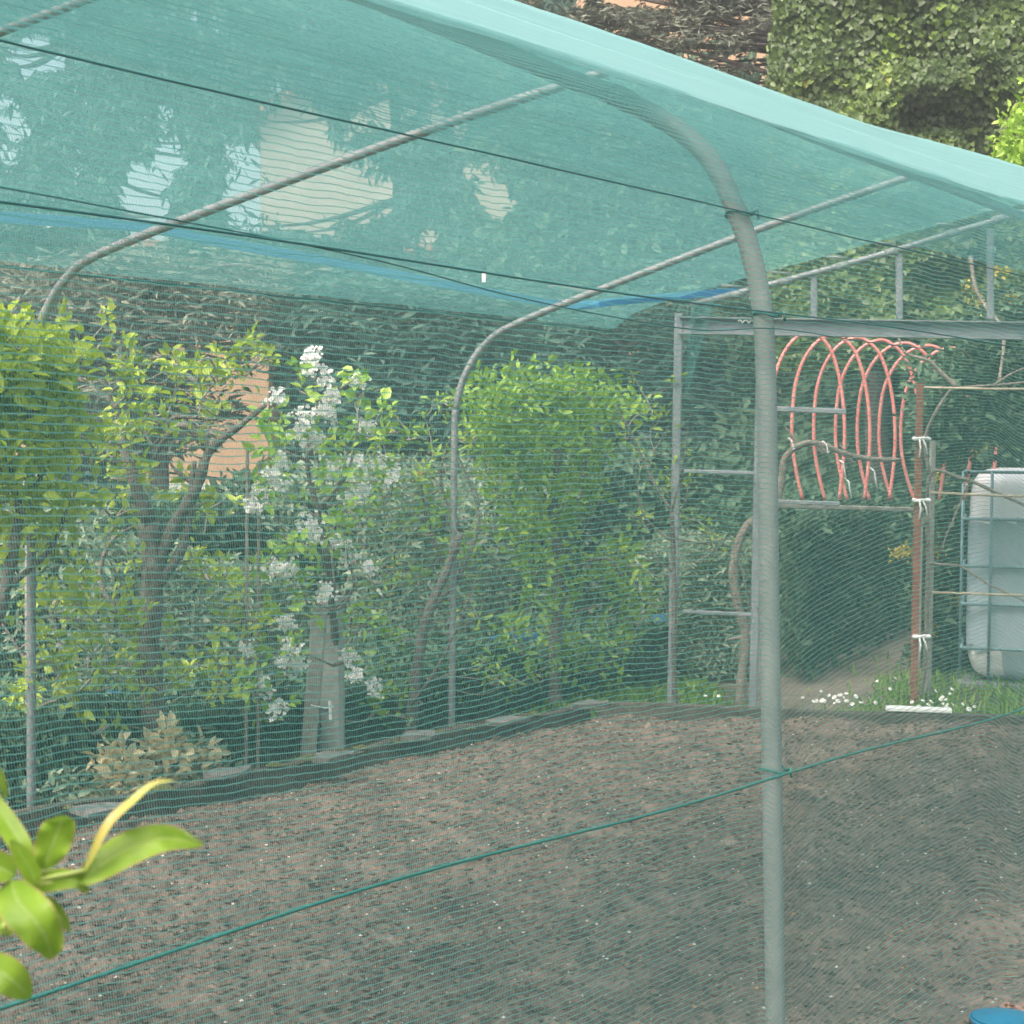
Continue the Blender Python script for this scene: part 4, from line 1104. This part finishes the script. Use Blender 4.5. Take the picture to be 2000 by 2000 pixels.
# ------------------------------------------------------------------ vines, rusty post, canes
def vine(name, label, limbs, radii, d, group='bare vines past the tunnel end', ties=()):
    L_ = [[P(x, y, d + dd) for (x, y, dd) in l] for l in limbs]
    b = L_[0][0].copy(); b.z = 0
    t = empty(name, b, label, 'vine', group)
    limb_mesh(L_, radii, MT['vinebark'], t)
    return t
vine('grape_vine', 'gnarled bare vine with a crooked trunk beside the second gate post',
     [[(1445,1400,0),(1448,1330,0),(1455,1240,0),(1440,1180,0),(1432,1110,0),(1450,1040,0),(1490,1000,0),(1520,968,0),(1528,925,0),(1533,895,0),(1560,870,0),(1600,866,0),(1650,886,0),(1700,896,0),(1760,898,0)],
      [(1560,870,0),(1545,850,0),(1535,835,0)],[(1650,886,0),(1668,905,0),(1640,868,0)],[(1455,1240,0),(1490,1235,0),(1420,1250,0)],[(1600,866,0),(1612,885,0),(1592,872,0)]],
     [(.034,.014),(.010,.004),(.014,.005),(.018,.01),(.02,.008)], 10.55)
vine('grape_vine', 'dry bare vine shoots tied along the canes before the white tank',
     [[(1792,1390,.1),(1806,1300,.05),(1812,1100,0),(1815,930,0),(1870,932,0),(1905,943,0),(1960,968,0),(2010,990,0)],[(1815,930,.02),(1808,850,.02),(1850,770,0),(1880,757,0),(1990,748,0),(2050,735,0)],
      [(1870,757,0),(1835,725,0),(1815,705,0),(1770,690,0),(1755,660,0)],[(1890,945,0),(1868,1000,0),(1846,1052,0),(1840,1080,0)],[(1812,1100,0),(1860,1104,0),(1880,1108,0),(1925,1138,0),(1970,1160,0),(2020,1182,0)],
      [(1940,752,0),(1975,730,0),(2010,715,0)],[(1895,500,.2),(1905,560,.2),(1925,600,.2),(1960,650,.1),(1950,757,0)]],
     [(.014,.009),(.012,.006),(.016,.006),(.008,.004),(.009,.005),(.007,.004),(.012,.009)], 10.45)
a = P(1797, 748, 10.35); b = P(1784, 1385, 10.35); b.z = -.05
mb = MB(); mb.bar(b, a, .042, .02, upv=(0,1,0)); mb.bar(b + Vector((.02,.022,0)), a + Vector((.02,.022,0)), .006, .03, upv=(0,1,0))
tag(mb.build('rusty_post', MT['rust']), 'rust brown angle iron post with white rag ties', 'post')
a = P(1822, 860, 10.6); b = P(1812, 1390, 10.6); b.z = -.05
mb = MB(); mb.bar(b, a, .035, .035, upv=(0,1,0)); tag(mb.build('grey_stake', MT['wood']), 'grey wooden stake standing right behind the rusty post', 'stake')
for y, lab in [(857,'white rag tied at the top of the rusty post'), (977,'white rag tied halfway up the rusty post'), (1243,'white rag tied low on the rusty post')]:
    c = P(1800, y, 10.31); mb = MB()
    ring = [c + Vector((math.cos(a)*.048, math.sin(a)*.028, .004*math.sin(a*3))) for a in np.linspace(0, 2*math.pi, 15)]
    mb.tube(ring, .010, 6)
    mb.tube([c + Vector((-.02,-.03,0)), c + Vector((-.012,-.035,-.05)), c + Vector((-.02,-.035,-.11))], .006, 5)
    mb.tube([c + Vector((.0,-.03,0)), c + Vector((.018,-.035,-.04)), c + Vector((.028,-.035,-.09))], .005, 5)
    tag(mb.build('rag_tie', MT['white'], None, True), lab, 'tie', 'white rag ties')
for k, (x, y) in enumerate([(1545,862),(1612,868),(1645,905),(1705,920),(1655,940)]):
    c = P(x, y, 10.5); mb = MB()
    mb.tube([c + Vector((-.02,-.02,.02)), c + Vector((0,-.04,0)), c + Vector((.01,-.03,-.05)), c + Vector((.02,-.03,-.1 if k > 1 else -.04))], .005, 5)
    tag(mb.build('rag_tie', MT['white'], None, True), ['white tie on the bend of the vine arm by the thick leg', 'white tie on the vine arm under the third hoop', 'dangling white tie under the vine arm, middle hoop', 'dangling white tie under the vine arm near the rusty post', 'lowest dangling white tie among the red hoops'][k], 'tie', 'white rag ties')
for x0, y0, x1, y1, lab in [(1802,757,2100,760,'topmost cane lashed level right of the rusty post'), (1816,962,2100,972,'middle cane crossing in front of the tank top'), (1820,1157,2100,1164,'lowest cane crossing in front of the tank middle')]:
    mb = MB(); mb.tube([P(x0, y0, 10.42), P((x0+x1)/2, (y0+y1)/2+1.5, 10.40), P(x1, y1, 10.38)], .008, 7)
    tag(mb.build('bamboo_cane', MT['cane'], None, True), lab, 'cane', 'canes of the vine trellis')

# bush in front of the tank with yellow flowers
def bush(name, label, cat, blobs, fblobs, depth, seed, lm, flm, dens=3, ln=.05, group=None, thick=.7, lw=.5, per=8, stem_x=None, spread=.06):
    r = np.random.RandomState(seed)
    C = blob_points(blobs, dens, lambda x: depth, thick, r)
    bx = P(stem_x, 870, depth).x
    t = empty(name, (bx, depth, 0), label, cat, group)
    cc, ax, nm, Lg, Wd, rnd = cluster_leaves(C, per, spread, ln, r, lw=lw)
    leaves('foliage', cc, ax, nm, Lg, Wd, lm, t, rnd, seed=seed)
    if fblobs:
        F = blob_points(fblobs, dens*3, lambda x: depth - thick*.4, .2, r)
        cc, ax, nm, Lg, Wd, rnd = cluster_leaves(F, 10, .02, .022, r, lw=.6)
        leaves('flowers', cc, ax, nm, Lg, Wd, flm, t, rnd, seed=seed+1)
    mb = MB()
    for i in (r.permutation(len(C))[:16] if stem_x < 2000 else sorted(range(len(C)), key=lambda q: -C[q][0])[:8]):
        c = Vector(C[i]); b = Vector((bx + r.normal()*.1, depth + r.normal()*.06, -.05)); m_ = (b+c)/2 + Vector((0,0,.1))
        mb.tube(smooth_line([b, m_, c], 3), list(np.linspace(.012, .003, 7)), 5, False)
    mb.build('stems', MT['twig'], t, True)
    return t
bush('flowering_bush', 'dark bush with small yellow flowers between rusty post and white tank', 'shrub',
     [(1840,800,50,70),(1870,900,60,70),(1850,1020,60,90),(1850,1150,60,90),(1845,1260,50,80),(1890,1290,50,50),(1900,840,80,50),(1820,1330,50,40,.7),(1985,820,60,60)],
     [(1850,780,18,12,.5),(1870,835,14,12,.7),(1950,830,10,30,.5),(1880,890,14,10,.6),(1830,1080,14,10,.6),(1760,1080,16,9,1),(1875,1170,14,12,.7),(1822,1228,12,12,.7),(1830,930,14,12,.5),(1915,880,12,12,.4)],
     12.3, 101, LM['hedge'], LM['yellow'], dens=11, ln=.055, stem_x=1850)
bush('leafy_branch_shrub', 'leafy shrub hiding the red hoop ends behind the cane trellis', 'shrub',
     [(1925,680,50,50,.8),(1940,720,70,60),(1840,752,40,30),(1798,738,16,16,.8),(1900,800,90,60),(1840,850,50,50),(1950,830,60,30),(1990,680,60,70),(1960,620,60,50,.7)],
     [(1895,560,12,8,.5),(1960,530,10,10,.4),(1975,580,10,10,.4),(1915,590,12,8,.6)], 10.85, 102, LM['hedge'], LM['yellow'], dens=8, ln=.05, stem_x=2090, thick=.35)

# ------------------------------------------------------------------ white tank in its cage
dT = 11.4
x0 = P(1886, 870, dT).x; x1 = x0 + 1.02; y0, y1 = dT, dT+1.15
zb = P(1900, 1330, dT).z; ztk = P(1950, 912, dT).z
tk = empty('water_tank', (x0, y0, 0), 'big white water tank in a steel cage, cropped by the frame edge', 'tank')
def rounded_box(a, b, r_, seg=6):
    from itertools import product
    mb = MB(); cx = [(a[i]+b[i])/2 for i in range(3)]; hx = [(b[i]-a[i])/2 for i in range(3)]
    n = 22; vs = []; 
    lat, lon = 60, 96
    for i in range(lat+1):
        th = math.pi*i/lat
        for j in range(lon):
            ph = 2*math.pi*(j+.5)/lon
            d = (math.sin(th)*math.cos(ph), math.sin(th)*math.sin(ph), math.cos(th))
            e = 8.0; k = (abs(d[0])**e + abs(d[1])**e + abs(d[2])**e)**(-1/e)
            vs.append(tuple(cx[q] + hx[q]*d[q]*k for q in range(3)))
    fs = [(i*lon+j, (i+1)*lon+j, (i+1)*lon+(j+1) % lon, i*lon+(j+1) % lon) for i in range(lat) for j in range(lon)]
    mb.add(vs, fs); return mb
rounded_box((x0+.03, y0+.04, zb), (x1-.03, y1-.04, ztk-.01), .1).build('bottle', MT['tank'], tk, True)
mb = MB(); zz = [P(1950, y, dT).z for y in (922, 1014, 1106, 1180, 1266)]
for z in zz:
    for q in ((x0, y0, x1, y0), (x1, y0, x1, y1), (x1, y1, x0, y1), (x0, y1, x0, y0)):
        mb.tube([(q[0], q[1], z), (q[2], q[3], z)], .011, 7)
for fx in np.linspace(x0+.17, x1-.17, 3):
    mb.tube([(fx, y0-.013, zb-.02), (fx, y0-.013, zz[0])], .010, 7); mb.tube([(fx, y1+.013, zb-.02), (fx, y1+.013, zz[0])], .010, 7)
for fy in np.linspace(y0+.17, y1-.17, 3):
    mb.tube([(x0-.013, fy, zb-.02), (x0-.013, fy, zz[0])], .010, 7); mb.tube([(x1+.013, fy, zb-.02), (x1+.013, fy, zz[0])], .010, 7)
mb.build('cage', MT['cage'], tk, True)
zs0, zs1, zs2 = P(1950, 1268, dT).z, P(1950, 1016, dT).z, zb+.01
xs_ = P(1962, 870, dT).x
rb = rounded_box((x0+.022, y0+.032, zb-.008), (x1-.022, y1-.032, ztk-.002), .1)
mb = MB(); mb.v = rb.v
def cen(f): return [sum(rb.v[q][k] for q in f)/len(f) for k in range(3)]
for f in rb.f:
    c_ = cen(f)
    if c_[2] < zs1 and (c_[2] > zs0 or c_[0] > xs_): mb.f.append(f); mb.m.append(0)
mb.build('wrap_sheet', MT['wrap'], tk, True)
mb = MB()
for yy in (y0, (y0+y1)/2, y1-.1): mb.box((x0, yy, zb-.16), (x1, yy+.1, zb-.062))
mb.box((x0-.02, y0-.02, zb-.06), (x1+.02, y1+.02, zb-.012)); mb.box((x0-.02, y0-.02, zb-.2), (x1+.02, y1+.02, zb-.162))
mb.build('pallet', MT['steel'], tk)
tk.rotation_euler = (0, 0, -math.atan(.27))
mb = MB(); mb.box((0, 0, -.05), (1.02, 1.10, zb-.202)); pl = mb.build('tank_plinth', MT['darkwood']); pl.location = (x0, y0, 0); pl.rotation_euler = tk.rotation_euler
tag(pl, 'dark timber base under the white tank', 'base')

# ------------------------------------------------------------------ blue tub inside the tunnel, bottom corner
g = G(1955, 2075, .0)
tb = empty('blue_tub', (g.x, g.y, 0), 'bright blue tub, only its rim showing at the bottom corner of the frame', 'tub')
c = Vector((P(1962, 1999, g.y).x, g.y, 0)); zr = P(1957, 1992, g.y).z
mb = MB(); k = 28; R0, R1 = .070, .080
ring = lambda R, z: [(c.x + math.cos(a)*R, c.y + math.sin(a)*R, z) for a in np.linspace(0, 2*math.pi, k+1)[:-1]]
z0 = -.02
prof_ = [(R0*.85, z0), (R1*.97, zr-.01), (R1*1.05, zr-.008), (R1*1.06, zr+.004), (R1*.99, zr+.005), (R1*.93, zr-.01), (R0*.8, z0+.02)]
vs = []; 
for R, z in prof_: vs += ring(R, z)
mb.add(vs, [(i*k+j, i*k+(j+1) % k, (i+1)*k+(j+1) % k, (i+1)*k+j) for i in range(len(prof_)-1) for j in range(k)] + [tuple(range(k-1, -1, -1)), tuple(range((len(prof_)-1)*k, len(prof_)*k))])
MT['cyan'] = simple('cyan_plastic', (.01, .11, .20), (.015, .15, .25), scale=6, rough=.35)
mb.build('tub_wall', MT['cyan'], tb, True)
mb = MB(); mb.add([(c.x, c.y, zr+.02)] + ring(R1*.55, zr+.012) + ring(R1*.98, zr+.006), [(0, 1+j, 1+(j+1) % k) for j in range(k)] + [(1+j, 1+k+j, 1+k+(j+1) % k, 1+(j+1) % k) for j in range(k)])
mb.build('lid', MT['cyan'], tb, True)

# ------------------------------------------------------------------ near branch with big leaves, bottom left
def leafm2():
    m, N, L = mat('near_leaf')
    b = N['Principled BSDF']; b.inputs['Roughness'].default_value = .42; b.inputs['Specular IOR Level'].default_value = .5
    uv = N.new('ShaderNodeUVMap'); uv.uv_map = 'UVMap'
    sp = N.new('ShaderNodeSeparateXYZ'); L.new(uv.outputs[0], sp.inputs[0])
    # veins leave the midrib at a slant
    ab = N.new('ShaderNodeMath'); ab.operation = 'ABSOLUTE'; L.new(sp.outputs[1], ab.inputs[0])
    m1 = N.new('ShaderNodeMath'); m1.operation = 'MULTIPLY_ADD'; m1.inputs[1].default_value = -.55; L.new(ab.outputs[0], m1.inputs[0]); L.new(sp.outputs[0], m1.inputs[2])
    w = N.new('ShaderNodeMath'); w.operation = 'MULTIPLY'; w.inputs[1].default_value = 11; L.new(m1.outputs[0], w.inputs[0])
    fr = N.new('ShaderNodeMath'); fr.operation = 'PINGPONG'; fr.inputs[1].default_value = .5; L.new(w.outputs[0], fr.inputs[0])
    cr = N.new('ShaderNodeValToRGB'); e = cr.color_ramp.elements
    e[0].position = 0; e[0].color = (.28, .43, .06, 1); e[1].position = .2; e[1].color = (.24, .40, .03, 1)
    L.new(fr.outputs[0], cr.inputs[0])
    mr = N.new('ShaderNodeValToRGB'); e = mr.color_ramp.elements
    e[0].position = .03; e[0].color = (1, 1, 1, 1); e[1].position = .10; e[1].color = (0, 0, 0, 1); L.new(ab.outputs[0], mr.inputs[0])
    mx = N.new('ShaderNodeMixRGB'); L.new(mr.outputs[0], mx.inputs[0]); L.new(cr.outputs[0], mx.inputs[1]); mx.inputs[2].default_value = (.34, .46, .12, 1)
    tc = N.new('ShaderNodeTexCoord'); nz = N.new('ShaderNodeTexNoise'); nz.inputs['Scale'].default_value = 60; nz.inputs['Detail'].default_value = 5
    L.new(tc.outputs['Object'], nz.inputs['Vector'])
    mg = N.new('ShaderNodeValToRGB'); e = mg.color_ramp.elements; e[0].position = .35; e[0].color = (.72, .80, .70, 1); e[1].position = .65; e[1].color = (1.0, 1.0, 1.0, 1)
    L.new(nz.outputs[0], mg.inputs[0])
    mm = N.new('ShaderNodeMixRGB'); mm.blend_type = 'MULTIPLY'; mm.inputs[0].default_value = 1; L.new(mx.outputs[0], mm.inputs[1]); L.new(mg.outputs[0], mm.inputs[2])
    eg = N.new('ShaderNodeValToRGB'); e = eg.color_ramp.elements; e[0].position = .86; e[0].color = (0, 0, 0, 1); e[1].position = 1; e[1].color = (1, 1, 1, 1); L.new(ab.outputs[0], eg.inputs[0])
    mx = N.new('ShaderNodeMixRGB'); L.new(eg.outputs[0], mx.inputs[0]); L.new(mm.outputs[0], mx.inputs[1]); mx.inputs[2].default_value = (.36, .30, .09, 1)
    L.new(mx.outputs[0], b.inputs['Base Color'])
    bp = N.new('ShaderNodeBump'); bp.inputs['Strength'].default_value = .9; bp.inputs['Distance'].default_value = .001; L.new(fr.outputs[0], bp.inputs['Height']); L.new(bp.outputs[0], b.inputs['Normal'])
    tr = N.new('ShaderNodeBsdfTranslucent'); L.new(mx.outputs[0], tr.inputs[0])
    ms = N.new('ShaderNodeMixShader'); ms.inputs[0].default_value = .45
    L.new(b.outputs[0], ms.inputs[1]); L.new(tr.outputs[0], ms.inputs[2]); L.new(ms.outputs[0], N['Material Output'].inputs[0])
    return m
NL = leafm2()
NLr = simple('reddish_young_leaf', (.24, .28, .05), (.30, .22, .07), scale=30, rough=.45)
base_c = P(-40, 1760, .93)
br = empty('leafy_branch', Vector((base_c.x - .15, base_c.y, 0)), 'close leafy fruit branch with large light green leaves entering at the lower corner', 'branch')
def bigleaf(spine, wpx, d, ddep, fold=.35, wave=.0, tilt=0.0, matl=None, pw=.8, skew=1.0, seed=0):
    """spine: list of photo points base to tip at about d metres; ddep: depth change of the two blade sides"""
    sp = smooth_line([P(x, y, d + k_) for (x, y, k_) in spine], 8)
    n = len(sp); m = 11
    X = np.zeros((n, m)); Y = X.copy(); Z = X.copy(); U = X.copy(); V = X.copy()
    al = [0.0]
    for i in range(1, n): al.append(al[-1] + (sp[i]-sp[i-1]).length)
    for i, p in enumerate(sp):
        t_ = al[i]/al[-1]
        wd = wpx/FPX*d * 1.9*(t_**(.55/pw*.8))*(1-t_)**.8 + .0005
        tg = (sp[min(i+1, n-1)] - sp[max(i-1, 0)]).normalized()
        view = (p - CAM).normalized()
        sdv = tg.cross(view).normalized()
        for j in range(m):
            q = (j/(m-1))*2 - 1
            wq = wd*q*(skew if q > 0 else 1.0)
            off = sdv*(wq*math.cos(ddep)) + view*(wq*math.sin(ddep)) - view*(abs(wq)*fold) + view*(wave*math.sin(t_*17 + q*2+seed)*abs(q)**2)
            c = p + off
            X[i, j], Y[i, j], Z[i, j] = c.x, c.y, c.z; U[i, j] = t_; V[i, j] = q
    o = gridmesh('leaf', X, Y, Z, matl or NL, br, U, V)
    return o
D = .93
bigleaf([(150,1725,.0),(235,1665,.01),(300,1640,.015),(345,1638,.02),(385,1648,.02),(398,1645,.02)], 50, D, .5, wave=.002, pw=.75, fold=.5)
bigleaf([(165,1700,.0),(210,1610,.0),(262,1560,.01),(300,1530,.015),(338,1524,.02)], 16, D, .9, matl=NLr, fold=.6, seed=2)
bigleaf([(85,1700,0),(100,1655,-.005),(118,1610,-.01),(120,1592,-.02)], 52, D-.01, .2, wave=.003, pw=.6, seed=1, fold=.2)
bigleaf([(60,1715,0),(45,1660,.0),(15,1610,.01),(-15,1560,.02),(-30,1500,.02)], 30, D, .4, fold=.4, seed=4)
bigleaf([(70,1730,0),(60,1700,0),(45,1675,0),(20,1640,0)], 26, D-.01, .3, seed=5)
bigleaf([(60,1735,.0),(110,1718,0),(150,1720,0),(172,1745,.0)], 30, D, .5, fold=.3, seed=6)
bigleaf([(20,1720,-.02),(35,1760,-.03),(70,1800,-.035),(95,1845,-.03),(97,1875,-.02)], 52, D-.02, .15, wave=.002, pw=.9, fold=.3, seed=7)
bigleaf([(70,1750,0),(100,1770,0),(122,1795,0),(136,1820,0)], 20, D+.01, .6, seed=8)
bigleaf([(-40,1880,-.02),(-10,1890,-.02),(25,1915,-.02),(60,1950,-.01)], 46, D-.02, .35, fold=.35, seed=9)
bigleaf([(-25,1790,0),(0,1800,0),(15,1820,0),(15,1830,0)], 22, D, .3, seed=10)
bigleaf([(30,1710,.02),(-10,1690,.02),(-60,1680,.02)], 40, D+.02, .3, seed=11)
bigleaf([(-10,1500,.02),(0,1515,.02),(12,1560,.02)], 9, D+.04, .2, seed=12)
mb = MB(); mb.tube(smooth_line([P(-120,1900,D+.02), P(-30,1800,D+.015), P(30,1750,D+.01), P(62,1722,D), P(75,1705,D)], 6), [.0042]*12+[.0035]*6+[.0022]*7, 8)
for q in [((62,1725),(150,1725)), ((60,1720),(85,1700)), ((60,1722),(165,1700)), ((40,1745),(-30,1880))]:
    mb.tube([P(*q[0], D), P(*q[1], D)], .0013, 6)
mb.build('stem', simple('young_stem', (.28, .40, .08), (.36, .44, .12), scale=20), br, True)
mb = MB(); mb.tube([Vector((base_c.x-.15, base_c.y+.02, -.03)), Vector((base_c.x-.14, base_c.y+.02, .6)), P(-120,1900,D+.02)], [.012,.010,.005], 8)
mb.build('woody_stem', MT['bark'], br, True)

# ------------------------------------------------------------------ haze volume, added to veil the dark background in milky light
hm = bpy.data.materials.new('added_haze'); hm.use_nodes = True
hn = hm.node_tree.nodes; hl = hm.node_tree.links
hn.remove(hn['Principled BSDF'])
pv = hn.new('ShaderNodeVolumePrincipled'); pv.inputs['Density'].default_value = .0042; pv.inputs['Color'].default_value = (.82, .93, .95, 1)
hl.new(pv.outputs[0], hn['Material Output'].inputs['Volume'])
mb = MB(); mb.box((-66, -16, -1.1), (96, 266, 26))
tag(mb.build('haze', hm), 'thin pale haze added over the whole garden for a milky veil', 'haze', kind='stuff')
